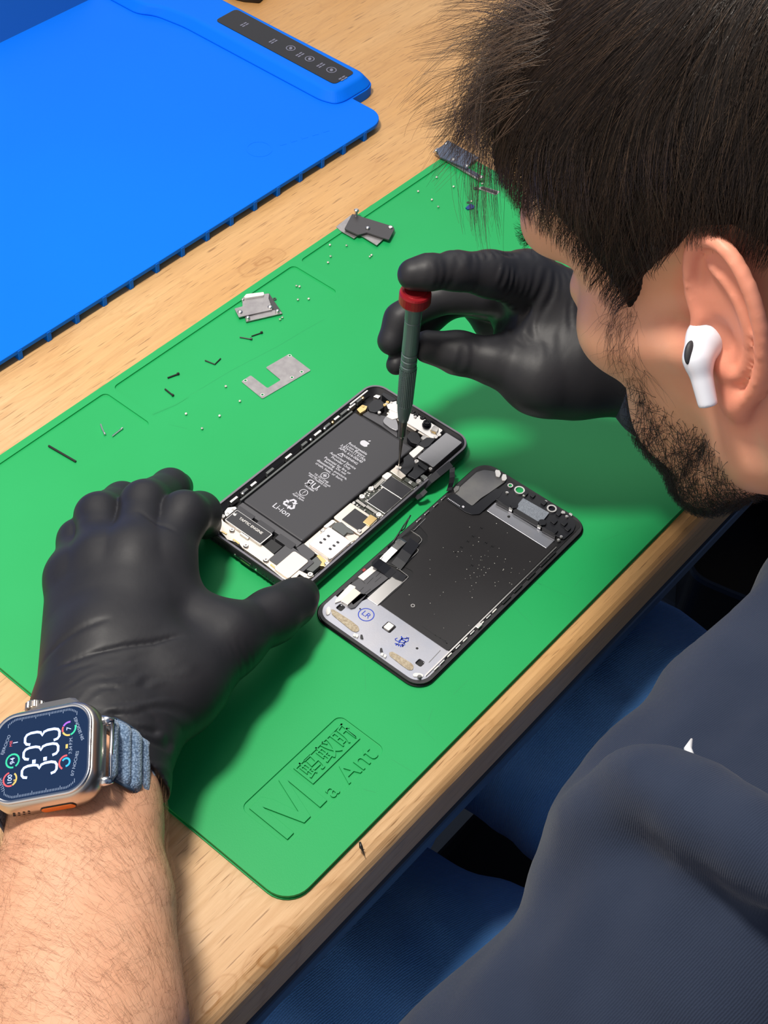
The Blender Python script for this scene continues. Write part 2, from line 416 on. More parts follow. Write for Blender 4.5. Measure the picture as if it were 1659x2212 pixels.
for x, y in ((-930, -540), (-930, 1440), (-260, -540), (-260, 1440)):
    MB().prism(dpoly(rrect(x-25, y-25, x+25, y+25, 4)), FLOOR, DESK-32.05).build('leg', M_rail, bench)

# ---- green repair mat
M_green = mat('green_silicone', (0.010, 0.40, 0.105), .5, spec=.34, bump=(1800, .12, .25), noise=(9, (0.016, 0.44, 0.13), .6))
gm = thing('silicone_repair_mat', 'green silicone repair mat with sunken parts trays lying on the wooden bench', 'mat', (*D(-360, 490), DESK))
outer = dpoly(rrect(-512.9, 236.9, -208.4, 740.7, 13, 8))
pk = [rrect(-508, 243, -470, 406, 3.5, 4), rrect(-508, 411.5, -470, 568, 3.5, 4), rrect(-508, 574, -470, 733, 3.5, 4)]
em = rrect(-259.2, 258.7, -229.4, 328.7, 4, 5)
mb = MB(); plate(mb, outer, [dpoly(p) for p in pk]+[dpoly(em)], DESK+.9, 0, [1.0, 1.0, 1.0, .7])
mb.build('mat_sheet', M_green, gm, bev=.35)
MB().prism(dpoly(rrect(-513.4, 236.4, -207.9, 741.2, 13.5, 8)), DESK, DESK+.85).build('base_layer', M_green, gm)
# raised lettering inside the emblem: text runs along +y', letters' tops towards -x'
M_em = M_green
def emf(cx, cy, z): return lambda x, y: (*D(cx-y, cy+x), z)
def raised(mb, txt, size, cx, cy, z0, z1, **k):
    V, F = text_mesh(txt, size, **k)
    if not len(V): return
    n = len(V); A = [(*D(cx-y, cy+x), z0) for x, y in V]+[(*D(cx-y, cy+x), z1) for x, y in V]
    E = {}
    for f in F:
        for i in range(len(f)):
            e = (f[i], f[(i+1) % len(f)]); E[e] = E.get(e, 0)+1
    FF = [tuple(i+n for i in f) for f in F]
    FF += [(a, b, b+n, a+n) for (a, b) in E if (b, a) not in E]
    mb.add(A, FF)
def mir(pts): return pts
def P_(K, x, y): p = PZ(*K(x, y), -.4); return (p[0], p[1])
KE = crop(480, 1520, 3.95)
mb = MB()
mb.prism([P_(KE, *q) for q in [(230, 897), (330, 800), (435, 820), (650, 925), (480, 655), (575, 560), (895, 828), (835, 888), (560, 660), (755, 965), (700, 1020), (345, 885), (612, 1105), (556, 1162)]], -.7, .15)
mb.build('emblem_letter', M_em, gm, bev=.12)
mb = MB(); ca = PZ(*KE(925, 735), 0); cb = PZ(*KE(1150, 515), 0)
_iv = lambda P: (P[0]*math.cos(DT)+P[1]*math.sin(DT), -P[0]*math.sin(DT)+P[1]*math.cos(DT))
raised(mb, 'a', 13, *_iv(ca), -.7, .12, bold=.02); raised(mb, 'Ant', 14.5, *_iv(cb), -.7, .12, bold=.02)
mb.build('emblem_lettering', M_em, gm)
mb = MB()
ro = [P_(KE, *q) for q in [(608, 555), (1010, 165), (1176, 300), (775, 688)]]; ri = [P_(KE, *q) for q in [(632, 557), (1012, 187), (1150, 300), (773, 665)]]
plate(mb, ro, [ri], -.7, .12, [None]); mb.build('emblem_box', M_em, gm)
mb = MB(); raised(mb, '\u8682\u8681\u6615', 11.5, -249.0, 309.5, -.7, .12)
if mb.V: mb.build('emblem_characters', M_em, gm)

# ---- blue heating mat
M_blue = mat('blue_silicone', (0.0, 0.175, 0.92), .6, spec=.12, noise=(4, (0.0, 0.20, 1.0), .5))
M_blued = mat('blue_silicone_shaded', (0.005, 0.10, 0.45), .55, spec=.3)  # the sheet's blue darkened: shade on the back lip put into its colour
bm_ = thing('heating_mat', 'large blue silicone heating mat with black control strip behind the green mat', 'mat', (*D(-700, 560), DESK))
outl = [(-567, 60), (-567, 716)]+[(-567-15+15*math.cos(math.radians(a)), 716+16*math.sin(math.radians(a))) for a in range(10, 91, 10)]+[(-840, 732), (-840, 60)]
MB().prism(dpoly(outl), 2.0, 5.0).build('sheet', M_blue, bm_, bev=.4)
yv = 393.2
for k in range(-12, 15):
    y = yv+k*22.45
    MB().prism(dpoly([(-575, y-1.6), (-566.7, y-1.6), (-566.7, y+1.6), (-575, y+1.6)]), DESK, 4.2).build('foot_rib', M_blue, bm_, bev=.3)
for x in (-640, -760, -830):
    MB().prism(dpoly([(x-4, 70), (x+4, 70), (x+4, 725), (x-4, 725)]), DESK, 2.0).build('bearer', M_blue, bm_)
# raised control housing
mb = MB(); hp = [(-752, 712), (-614, 712), (-603, 716), (-600, 724), (-600, 750), (-603, 757), (-610, 759), (-1000, 759), (-1000, 700), (-790, 700), (-778, 708)]
hq = [(-752, 719), (-616, 719), (-609, 722), (-607, 728), (-607, 748), (-608, 752), (-613, 754), (-1000, 754), (-1000, 707), (-788, 707), (-774, 715)]
mb.prism(dpoly(round_poly(hp, 6)), DESK, 5.2); mb.build('housing_base', M_blue, bm_, bev=.5)
MB().prism(dpoly(round_poly(hp, 6)), 5.2, 12.5, dpoly(round_poly(hq, 6))).build('control_housing', M_blue, bm_, bev=2, seg=4)
M_gloss = mat('gloss_black_panel', (0.004, 0.005, 0.012), .2, spec=.2)
M_icon = mat('icon_grey', srgb(120, 120, 140), .5)
cp = round_poly([(-733.5, 728), (-613.5, 727), (-613, 749), (-734, 751)], 4)
MB().prism(dpoly(cp), 12.4, 12.9).build('control_panel', M_gloss, bm_)
for i, (px, py, r_) in enumerate([(628, 104, 3.6), (669, 127, 3.6), (716, 151, 3.8)]):
    c = PZ(px, py, 13); mb = MB(); a = [(c[0]+r_*math.cos(t), c[1]+r_*math.sin(t)) for t in np.linspace(0, 2*math.pi, 25)[:-1]]; b = [(c[0]+(r_-.7)*math.cos(t), c[1]+(r_-.7)*math.sin(t)) for t in np.linspace(0, 2*math.pi, 25)[:-1]]
    plate(mb, a, [b], 12.9, 13.05, [None])
    mb.prism([(c[0]+1.2*math.cos(t), c[1]+1.9*math.sin(t)) for t in np.linspace(0, 2*math.pi, 12)[:-1]], 12.9, 13.05)
    mb.build('touch_button_mark', M_icon, bm_)
for px, py in [(523, 48), (585, 84), (643, 113), (688, 136), (736, 164)]:
    mb = MB(); c = PZ(px+8, py+5, 13)
    for k in range(4):
        q = (c[0]*math.cos(-DT)-c[1]*math.sin(-DT), c[0]*math.sin(-DT)+c[1]*math.cos(-DT))
        x0 = q[0]-2.4+(k//2)*2.2; y0 = q[1]-4+(k % 2)*3.6
        mb.prism(dpoly([(x0, y0), (x0+1.2, y0), (x0+1.2, y0+2.9), (x0, y0+2.9)]), 12.9, 13.05)
    mb.build('panel_text_mark', M_icon, bm_)
# back lip rising behind the blue sheet
lp = [(-829.5, 60), (-829.5, 700), (-900, 700), (-900, 60)]; lq = [(-850, 60), (-850, 690), (-900, 690), (-900, 60)]
MB().prism(dpoly(lp), DESK, 3).build('lip_base', M_blue, bm_)
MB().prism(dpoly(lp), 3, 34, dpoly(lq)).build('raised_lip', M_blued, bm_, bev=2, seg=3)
# faint moulded maker's ring on the sheet
mb = MB(); c = PZ(560, 322, 5); plate(mb, [(c[0]+9*math.cos(t), c[1]+9*math.sin(t)) for t in np.linspace(0, 2*math.pi, 33)[:-1]], [[(c[0]+8.2*math.cos(t), c[1]+8.2*math.sin(t)) for t in np.linspace(0, 2*math.pi, 33)[:-1]]], 5.0, 5.12, [None])
for k in range(5): mb.prism([(c[0]+14+k*7+a, c[1]+6+k*5+b) for a, b in ((0, 0), (4, 2.6), (3, 5), (-1, 2.4))], 5.0, 5.12)
mb.build('moulded_mark', M_blue, bm_)
# black power cord running off the mat at the back
M_cord = mat('black_cord', (0.012, 0.012, 0.014), .45)
cpt = [PZ(x, y, -1+z) for x, y, z in [(470, -60, 2), (510, -14, 2), (550, -4, 1), (600, -50, 1)]]
cb = MB().tube([np.array([0, 0, 0])+p for p in [cpt[0], (cpt[0]+cpt[1])/2, cpt[1], (cpt[1]+cpt[2])/2, cpt[2], cpt[3]]], 5, 12).build('power_cord', M_cord, smooth=True)
tag(cb, 'black power cord lying on the bench behind the blue heating mat', 'cord')
# ---------------------------------------------------------------- opened smartphone body
PX, PY, PT = -26.16, 566.877, -0.625
PH = frame(PX, PY, PT)
def pl(pts): return [PH(*p) for p in pts]
M_alu = mat('anodised_black_rim', (0.020, 0.020, 0.024), .3, spec=.6)
M_inner = mat('inner_black', (0.012, 0.012, 0.014), .4)
M_batt = mat('battery_wrap', (0.058, 0.058, 0.066), .42, spec=.35)
M_tape = mat('grey_tape', (0.085, 0.085, 0.095), .5)
M_silver = mat('bright_steel', (0.80, 0.78, 0.76), .3, metal=1.0, bump=(900, .1, .1))
M_nickel = mat('nickel_shield', (0.86, 0.80, 0.70), .33, metal=.85, noise=(160, (0.95, 0.80, 0.74), .5))
M_gold = mat('gold_contact', (0.85, 0.62, 0.28), .3, metal=1.0)
M_camsteel = mat('dark_camera_steel', (0.34, 0.34, 0.36), .36, metal=.9, bump=(1500, .25, .1))
M_flex = mat('black_flex', (0.014, 0.015, 0.02), .38, spec=.45)
M_pcb = mat('dark_circuit_board', (0.022, 0.03, 0.025), .5, noise=(900, (0.16, 0.16, 0.14), .55), bump=(1200, .5, .3))
M_chip = mat('black_chip', (0.03, 0.03, 0.036), .33)
M_wprint = mat('pale_print', (0.66, 0.66, 0.73), .5)
M_white = mat('white_pad', (0.86, 0.83, 0.80), .45)
M_sim = mat('bright_tray_cover', (0.92, 0.88, 0.88), .25, metal=.8, noise=(120, (0.95, 0.78, 0.80), .4))
M_greyplastic = mat('grey_plastic', (0.12, 0.13, 0.13), .45)
ph = thing('opened_smartphone', 'opened black smartphone body with printed battery and bare metal parts, gripped by left glove', 'phone', (PX, PY, 0))
W2, L2, CR = 37.85, 75.45, 10.8
def loft(rings, close0=True, close1=True):
    mb = MB(); n = len(rings[0][0]); V = []; F = []
    for pts, z in rings: V += [(*p, z) for p in pts]
    for k in range(len(rings)-1): F += [(k*n+i, k*n+(i+1) % n, (k+1)*n+(i+1) % n, (k+1)*n+i) for i in range(n)]
    if close0: F.append(tuple(range(n))[::-1])
    if close1: F.append(tuple(range((len(rings)-1)*n, len(rings)*n)))
    return mb.add(V, F)
def rim(fr, w2, l2, cr, prof, n=10):
    return [([fr(*q) for q in rrect(-w2+i, -l2+i, w2-i, l2-i, max(cr-i, 1.5), n)], z) for i, z in prof]
loft(rim(PH, W2, L2, CR, [(4, .15), (2.2, .5), (1.0, 1.4), (.3, 2.8), (0, 4.4), (.3, 6.0), (.8, 7.6), (1.05, 8.3), (1.25, 8.5), (2.3, 8.5), (2.45, 8.3), (2.5, 7.4), (3.4, 7.3), (3.5, 2.6)])).build('housing', M_alu, ph, smooth=True)
loft(rim(PH, W2, L2, CR, [(3.7, 2.62), (3.7, 2.8)])).build('midplate', M_inner, ph)
mb = MB(); plate(mb, [PH(*q) for q in rrect(-W2+1.2, -L2+1.2, W2-1.2, L2-1.2, CR-1.2, 10)], [[PH(*q) for q in rrect(-W2+2.35, -L2+2.35, W2-2.35, L2-2.35, CR-2.35, 10)]], 8.45, 8.62, [None]); mb.build('rim_edge', mat('rim_highlight', (0.22, 0.21, 0.24), .4, metal=.8), ph)  # pale ring: the reflection along the black rim, put into its colour
def R(name, x0, y0, x1, y1, z0, z1, m, r=.4, parent=None, bev=.15, label=None):
    o = MB().prism(pl(rrect(x0, y0, x1, y1, min(r, (x1-x0)/2.01, (y1-y0)/2.01), 4)), z0, z1).build(name, m, parent or ph, bev=bev)
    if label: o['label'] = label
    return o
def poly(name, K, pts, z0, z1, m, r=0, parent=None, bev=.12, mb=None):
    q = ppx(K, pts, z1)
    q = round_poly(q, r*.13) if r else q
    if mb is not None: return mb.prism(q, z0, z1)
    return MB().prism(q, z0, z1).build(name, m, parent or ph, bev=bev)
def screw(K, x, y, z, rr=1.1, parent=None, m=None, name='screw', h=1.0):
    c = PZ(*K(x, y), z); mb = MB().lathe((c[0], c[1], z-h), (0, 0, 1), [(rr, 0), (rr, h*.7), (rr*.8, h), (rr*.35, h), (rr*.3, h*.7), (0.05, h*.7)], 14)
    return mb.build(name, m or M_silver, parent or ph, smooth=False)
batt = R('battery', -29, -46, 13.7, 47.8, 2.8, 6.9, M_batt, 1.2, bev=.7)
# end folds and pull tabs of the battery
R('battery_fold', -29.2, -50.2, 13.7, -46.1, 2.8, 5.8, M_tape, .5, batt)
R('battery_fold', -28, 47.9, 13, 49.3, 2.8, 5.6, M_inner, .5, batt)
for x0, x1 in ((-28.6, -17), (-13.5, -2.5), (1.0, 12.5)): R('pull_tab', x0, -53.6, x1, -49.2, 2.8, 6.1, M_batt, .5, batt)
K8 = crop(560, 920, 6.38)
def lc(K, x, y, z=6.9):
    P = PZ(*K(x, y), z); c, s_ = math.cos(PT), math.sin(PT); dx, dy = P[0]-PX, P[1]-PY
    return dx*c+dy*s_, -dx*s_+dy*c
def ptext(K, x, y, txt, size, z=6.9, par=None, m=None, **k):
    cx, cy = lc(K, x, y, z); k.setdefault('bold', .022); mb = MB(); flat_text(mb, txt, size, lambda a, b: (*PH(cx+a, cy+b), z+.06), **k)
    return mb.build('printed_text', m or M_wprint, par if par is not None else batt)
for x, y, t, s_ in [(1360, 315, 'Rechargeable', 2.5), (1327, 345, 'Li-ion Battery', 2.5), (1293, 372, '3.83V==11.91Wh', 2.5), (1262, 402, 'APN: 616-00640', 2.5), (1250, 462, 'WARNING', 2.3),
                    (1155, 480, 'Authorized Service', 2.4), (1125, 512, 'Provider Only', 2.4), (1080, 547, 'Potential for fire or', 2.4), (1048, 573, 'burning. Do not', 2.4), (1005, 602, 'disassemble, puncture,', 2.4), (968, 632, 'crush, heat, or burn.', 2.4),
                    (855, 722, 'TIS 2217-2548', 1.7), (832, 742, 'Importer: Apple South', 1.7), (808, 760, 'Asia (Thailand) Ltd.', 1.7), (690, 862, 'MH28884', 1.6), (560, 962, '3110mAh', 1.7), (537, 983, 'Apple Japan', 1.7), (310, 1160, 'Li-ion', 5.2), (640, 790, 'c', 2.6), (785, 872, 'us', 2.6)]:
    ptext(K8, x, y, t, s_)
ptext(K8, 730, 815, '\u042fU', 6.2, bold=.05)
def apple(cx, cy, h, fn):
    """two-lobed fruit outline with a bite and a leaf"""
    pts = []
    for a in np.linspace(0, 2*math.pi, 56)[:-1]:
        rx = .44+.03*math.cos(2*a); y = .5*math.sin(a)*.94; x = rx*math.cos(a)*1.03
        if math.sin(a) > .75: y -= .10*(math.sin(a)-.75)/.25
        if math.sin(a) < -.8: y += .06*(-math.sin(a)-.8)/.2
        pts.append((x, y))
    out = []
    for x, y in pts:
        dx, dy = x-.56, y-.07; d = math.hypot(dx, dy)
        if d < .24: x = .56+dx/d*.24; y = .07+dy/d*.24
        out.append((x, y))
    leaf = [(.02, .50), (.04, .62), (.12, .72), (.22, .77), (.21, .66), (.14, .55)]
    return [[fn(cx+x*h, cy+y*h*.92-.05*h) for x, y in q] for q in (out, leaf)]
def add_flat(mb, loops, z0, z1):
    for l in loops:
        tris = tessellate_polygon([[Vector((p[0], p[1], 0)) for p in l]]); n = len(l)
        def o3(t):
            a, b, c = (l[i] for i in t); return t if (b[0]-a[0])*(c[1]-a[1])-(b[1]-a[1])*(c[0]-a[0]) > 0 else t[::-1]
        mb.add([(p[0], p[1], z1) for p in l], [o3(t) for t in tris])
mb = MB(); cx, cy = lc(K8, 1458, 240); add_flat(mb, apple(cx, cy, 5.8, lambda a, b: PH(a, b)), 6.9, 6.96); mb.build('fruit_logo', M_wprint, batt)
def ring(mb, fr, cx, cy, ro_, ri_, z0, z1, n=28):
    a = [fr(cx+ro_*math.cos(t), cy+ro_*math.sin(t)) for t in np.linspace(0, 2*math.pi, n+1)[:-1]]; b = [fr(cx+ri_*math.cos(t), cy+ri_*math.sin(t)) for t in np.linspace(0, 2*math.pi, n+1)[:-1]]
    plate(mb, a, [b], z0, z1, [None])
for x, y in ((905, 685), (612, 918)):
    cx, cy = lc(K8, x, y); mb = MB(); ring(mb, PH, cx, cy, 2.4, 2.05, 6.9, 6.96)
    if y < 800: ring(mb, PH, cx, cy, 1.4, 1.1, 6.9, 6.96, 4); mb.prism([PH(cx+a, cy+b) for a, b in ((-.6, -.4), (.6, -.4), (.6, .4), (-.6, .4))], 6.9, 6.96)
    else: flat_text(mb, '?', 3.6, lambda a, b: (*PH(cx+a, cy+b), 6.96), bold=.02)
    mb.build('printed_symbol', M_wprint, batt)
cx, cy = lc(K8, 1130, 395); mb = MB(); tri = [(0, 1.7), (-1.9, -1.4), (1.9, -1.4)]; tri2 = [(0, 1.05), (-1.3, -1.05), (1.3, -1.05)]
plate(mb, [PH(cx+a, cy+b) for a, b in tri], [[PH(cx+a, cy+b) for a, b in tri2]], 6.9, 6.96, [None]); flat_text(mb, '!', 2.0, lambda a, b: (*PH(cx+a, cy+b-.25), 6.96)); mb.build('warning_triangle', M_wprint, batt)
cx, cy = lc(K8, 430, 1075); mb = MB()
for k in range(3):      # recycling loop of three bent arrows
    a0 = math.radians(90+120*k)
    def rp(x, y): return PH(cx+x*math.cos(a0-math.pi/2)-y*math.sin(a0-math.pi/2), cy+x*math.sin(a0-math.pi/2)+y*math.cos(a0-math.pi/2))
    arrow = [(-2.6, 1.3), (-1.1, 4.1), (1.1, 4.1), (2.0, 2.7), (2.9, 3.2), (2.2, .7), (-.2, 1.4), (.9, 2.0), (.3, 3.0), (-.3, 3.0), (-1.4, .8)]
    q = [(x*.97, y*.97) for x, y in arrow]; inn = [(-2.1, 1.35), (-.95, 3.75), (.85, 3.75), (1.7, 2.2), (1.1, 1.75), (.35, 3.3), (-.5, 3.3), (-1.5, 1.2)]
    plate(mb, [rp(*p) for p in q], [[rp(*p) for p in inn]] if k < 0 else [], 6.9, 6.96, [])
mb.build('recycling_symbol', M_wprint, batt)
# vibration motor box
tap = R('vibration_motor', -27.4, -62.4, -1.2, -52.6, 2.8, 6.6, M_silver, .8, label='black labelled vibration motor with bright metal edges')
R('motor_label', -26.9, -61.9, -1.9, -53.0, 6.6, 6.7, M_chip, .4, tap, bev=0)
cx, cy = lc(KB, 735, 445, 6.7); mb = MB(); flat_text(mb, 'TAPTIC ENGINE', 2.3, lambda a, b: (*PH(cx+a, cy+b), 6.76), bold=.04); add_flat(mb, apple(cx-11.8, cy+.2, 2.1, lambda a, b: PH(a, b)), 6.7, 6.76); mb.build('printed_text', M_white, tap)
poly('motor_bracket', KB, [(440, 285), (475, 240), (565, 228), (580, 250), (470, 340), (445, 325)], 4, 6.9, M_silver, 4)
R('motor_bracket', -15, -63.8, -9, -62.5, 3, 6.3, M_silver)
# bottom bracket, charging port plate and speaker
poly('bottom_bracket', KB, [(370, 360), (400, 345), (430, 395), (560, 465), (840, 640), (1075, 830), (1080, 890), (1165, 990), (1190, 1030), (1160, 1060), (1085, 1030), (930, 900), (800, 800), (640, 690), (600, 640), (520, 610), (470, 600), (440, 560), (380, 495), (385, 460)], 3, 5.4, M_nickel, 3)
R('speaker_plate', 14.6, -69.6, 25.2, -53.4, 2.8, 6.4, M_nickel, 1.4)
R('speaker_box', 8.4, -66.5, 27.4, -51.8, 2.8, 5.9, M_tape, .6)
R('black_pad', -.4, -62, 7.6, -54.6, 2.8, 5.2, M_inner, .5)
R('grey_pad', -1.0, -68.5, 9, -62.5, 2.8, 4.6, M_tape, .5)
poly('speaker_side', KB, [(1325, 640), (1455, 745), (1440, 780), (1350, 850), (1245, 690)], 3, 6.1, M_tape)
poly('grey_flap', KB, [(1310, 915), (1470, 785), (1545, 860), (1430, 960)], 3, 5.4, M_greyplastic)
poly('corner_bracket', KB, [(1165, 1010), (1270, 940), (1400, 1000), (1430, 970), (1440, 1010), (1370, 1040), (1280, 985), (1230, 1040)], 3, 6, M_nickel, 2)
poly('corner_bracket', KB, [(1470, 780), (1500, 765), (1600, 850), (1580, 900), (1510, 890), (1530, 850)], 3, 5.8, M_gold)
for x, y, r_ in ((425, 335, 1.3), (525, 485, 1.5), (680, 660, 1.5), (905, 820, 1.6), (1400, 985, 1.7), (320, 420, 1.2), (535, 258, .9), (478, 298, .9)): screw(KB, x, y, 6.6 if r_ > 1 else 7.2, r_, h=2.4)
for x, y in ((640, 690), (870, 870)): 
    poly('post_base', KB, [(x-30, y-20), (x+25, y-40), (x+60, y), (x+10, y+25)], 3, 4.6, M_inner)
for x0, y0, x1, y1 in ((400, 510, 460, 545), (530, 600, 600, 650), (950, 880, 1010, 930), (1100, 995, 1160, 1025)): 
    poly('contact_strip', KB, [(x0, y0), (x0+14, y0-12), (x1+10, y1-14), (x1, y1)], 5.4, 5.7, M_gold)
# charging port, screws and speaker holes in the bottom edge
mb = MB()
def edge_slot(x, w_, z, h_, m, name, d=.25):
    q = rrect(x-w_/2, z-h_/2, x+w_/2, z+h_/2, h_/2.05, 5)
    V = [(*PH(a, -L2-d), b) for a, b in q]+[(*PH(a, -L2+1.2), b) for a, b in q]; n_ = len(q)
    F = [tuple(range(n_)), tuple(range(n_, 2*n_))[::-1]]+[(i, n_+i, n_+(i+1) % n_, (i+1) % n_) for i in range(n_)]
    return MB().add(V, F).build(name, m, ph)
edge_slot(0, 9.6, 4.4, 3.3, M_alu, 'port_rim', .12); edge_slot(0, 8.4, 4.4, 2.4, M_inner, 'charging_port', .16); edge_slot(0, 6.6, 4.2, .5, M_gold, 'port_contacts', .2)
for x in (-7.5, 7.5): edge_slot(x, 1.5, 4.4, 1.5, M_silver, 'pentalobe_screw', .1)
for k in range(6):
    edge_slot(12+k*2.4, 1.3, 4.4, 1.3, M_inner, 'speaker_hole', .1); edge_slot(-12-k*2.4, 1.3, 4.4, 1.3, M_inner, 'speaker_hole', .1)
# card tray, connector, metal plates
sim = R('card_tray_cover', 17.4, -45, 33.2, -28.6, 2.8, 6.8, M_sim, .8)
for i in range(3):
    for x in (21.6, 28.2): R('tray_slot', x-.9, -40.7+i*3.1, x+.9, -39.3+i*3.1, 6.8, 6.86, M_chip, .65, sim, bev=0)
R('tray_frame', 14.6, -46.5, 34.2, -22.0, 2.8, 5.2, M_nickel, .8)
poly('grey_connector_cover', K4, [(575, 135), (640, 65), (740, 55), (930, 215), (940, 245), (900, 240), (830, 225), (775, 280)], 3, 6.6, M_greyplastic, 3)
poly('white_bar', K4, [(440, 130), (585, 15), (640, 50), (500, 155)], 3, 6.6, M_white, 5)
poly('tray_lever', K4, [(800, 290), (880, 270), (940, 250), (1025, 285), (1010, 325), (890, 385)], 3, 6.0, M_nickel, 4)
for x, y, r_ in ((430, 190, 1.2), (925, 405, 1.3), (1030, 197, 1.2), (500, 725, 1.4), (545, 640, 1.0)): screw(K4, x, y, 7.0, r_)
mp_ = R('gold_shield_plate', 14.5, -21.6, 33.6, -7.0, 2.8, 6.3, M_nickel, .8)
R('modem_chip', 19.0, -19.8, 31.2, -8.8, 6.3, 6.6, M_chip, .3, mp_)
poly('gold_label', K7, [(195, 1225), (335, 1085), (460, 1160), (315, 1300)], 6.5, 6.75, M_gold, 3, mp_)
for x, y in ((140, 1380), (35, 880)): screw(K7, x, y, 6.7, 1.0, mp_, h=.5)
lb = R('logic_board', 14.4, -6.4, 34.3, 28.5, 2.8, 5.0, M_pcb, .8)
R('processor_shield', 20.0, -.6, 33.4, 13.9, 5.0, 6.0, M_silver, .3, lb); R('processor', 20.5, -.2, 33.0, 13.6, 6.0, 6.15, M_chip, .2, lb, bev=0)
R('memory_shield', 18.0, 13.9, 33.4, 23.6, 5.0, 6.2, M_silver, .3, lb); R('memory_chip', 18.4, 14.3, 33.0, 23.2, 6.2, 6.35, M_chip, .2, lb, bev=0)
poly('white_block', K7, [(535, 400), (640, 325), (730, 375), (625, 470)], 5, 6.9, M_white, 6, lb)
for x, y in ((345, 628), (183, 768), (482, 1090)): 
    c = PZ(*K7(x, y), 6); mb = MB().lathe((c[0], c[1], 5), (0, 0, 1), [(1.5, 0), (1.5, 1.2), (.7, 1.2), (.7, .6), (0.05, .6)], 16); mb.build('screw_post', M_white, lb)
def conn(K, a, b, wd, z, par):
    p = PZ(*K(*a), z); q = PZ(*K(*b), z); d = (q-p)/np.linalg.norm(q-p); nn = np.array([-d[1], d[0], 0])*wd/2
    c4 = [p+nn, p-nn, q-nn, q+nn]; MB().prism(c4, z-1, z).build('board_connector', M_pcb, par); mb = MB()
    for s_ in (-.72, .72, -.25, .25): mb.prism([p+nn*s_+nn*.1, p+nn*s_-nn*.1, q+nn*s_-nn*.1, q+nn*s_+nn*.1], z, z+.15)
    for e, sg in ((p, 1), (q, -1)): mb.prism([e+nn, e-nn, e-nn+d*.5*sg, e+nn+d*.5*sg], z, z+.15)
    mb.build('connector_pins', M_white, par)
conn(K7, (405, 615), (565, 465), 2.0, 6.0, lb); conn(K7, (85, 835), (240, 945), 1.8, 6.0, lb); conn(K7, (265, 940), (440, 1060), 1.8, 6.0, lb)
rb = random.Random(4)
mb = MB(); mbd = MB()
for i in range(90):      # scattered small components on the board
    x = rb.uniform(14.8, 19.6) if i % 3 else rb.uniform(14.8, 34); y = rb.uniform(-6, 22) if i % 3 else rb.uniform(-6.2, -1.2)
    a, b = rb.uniform(.2, .5), rb.uniform(.2, .5)
    (mb if rb.random() < .45 else mbd).prism(pl([(x-a, y-b), (x+a, y-b), (x+a, y+b), (x-a, y+b)]), 5, 5.35)
mb.build('small_components', M_white, lb)['kind'] = 'stuff'; mbd.build('small_components', M_chip, lb)['kind'] = 'stuff'
# connector cover being unscrewed, flex cables, camera block
poly('connector_cover', K7, [(685, 310), (770, 240), (790, 205), (900, 235), (860, 300), (975, 395), (890, 450)], 5, 7.0, M_nickel, 3)
screw(K7, 835, 262, 7.6, 1.0, h=.7)
poly('flex_cable', K7, [(930, 160), (925, 80), (1030, 0), (1110, 60), (1100, 120), (1150, 180), (1060, 290), (960, 390), (850, 300)], 5.4, 6.6, M_flex, 6)
poly('flex_cable', K7, [(1190, 110), (1370, 225), (1385, 260), (1270, 350), (1145, 460), (990, 385), (1060, 325), (1100, 290), (1110, 210)], 5.8, 7.2, M_flex, 6)
poly('flex_fold', K7, [(1180, 190), (1210, 130), (1370, 235), (1340, 300)], 7.2, 8.0, M_flex, 6)
poly('board_corner', K7, [(935, 470), (975, 420), (1140, 520), (1190, 545), (1120, 595)], 5, 6.4, M_pcb)
poly('metal_square', K7, [(1010, 510), (1050, 475), (1095, 505), (1055, 545)], 6.4, 6.7, M_silver)
poly('grey_block', K7, [(1230, 400), (1285, 370), (1375, 425), (1310, 470)], 5, 7.2, M_greyplastic)
for x, y, r_ in ((1200, 485, 1.7), (1160, 130, 1.5), (1410, 265, 1.2)): screw(K7, x, y, 7.6, r_, h=1.6)
cm = R('camera_block', 20.8, 43, 32.4, 69.6, 2.8, 8.1, M_camsteel, .8, label='dark brushed steel camera block')
R('camera_step', 20.9, 43.1, 32.5, 53.2, 8.1, 8.3, M_camsteel, .6, cm)
poly('battery_connector', K6, [(525, 985), (700, 845), (800, 895), (610, 1070)], 4, 7.0, M_white, 6)
R('flex_cable', 13.8, 50, 20.4, 58.6, 3, 6.6, M_flex, 1.5)
poly('flex_cable', K6, [(490, 700), (500, 660), (560, 590), (660, 610), (700, 650), (750, 750), (690, 830), (560, 790)], 4, 6.8, M_flex, 8)
poly('flex_cable', K6, [(700, 820), (790, 740), (850, 700), (960, 715), (1000, 730), (880, 860), (800, 890)], 4, 7.2, M_flex, 5)
poly('white_pad', K6, [(735, 710), (795, 655), (865, 700), (795, 755)], 4, 6.4, M_white, 3)
poly('grey_flex', K6, [(60, 400), (130, 300), (290, 360), (330, 470), (330, 590), (200, 540), (75, 445)], 4, 7.2, M_camsteel, 14)
poly('white_pad', K3, [(560, 470), (620, 410), (700, 440), (710, 490), (640, 510)], 4, 7.5, M_white, 4)
poly('upper_tape', K3, [(250, 445), (330, 400), (420, 440), (560, 470), (700, 620), (700, 740), (500, 590)], 3, 5.6, M_tape, 6)
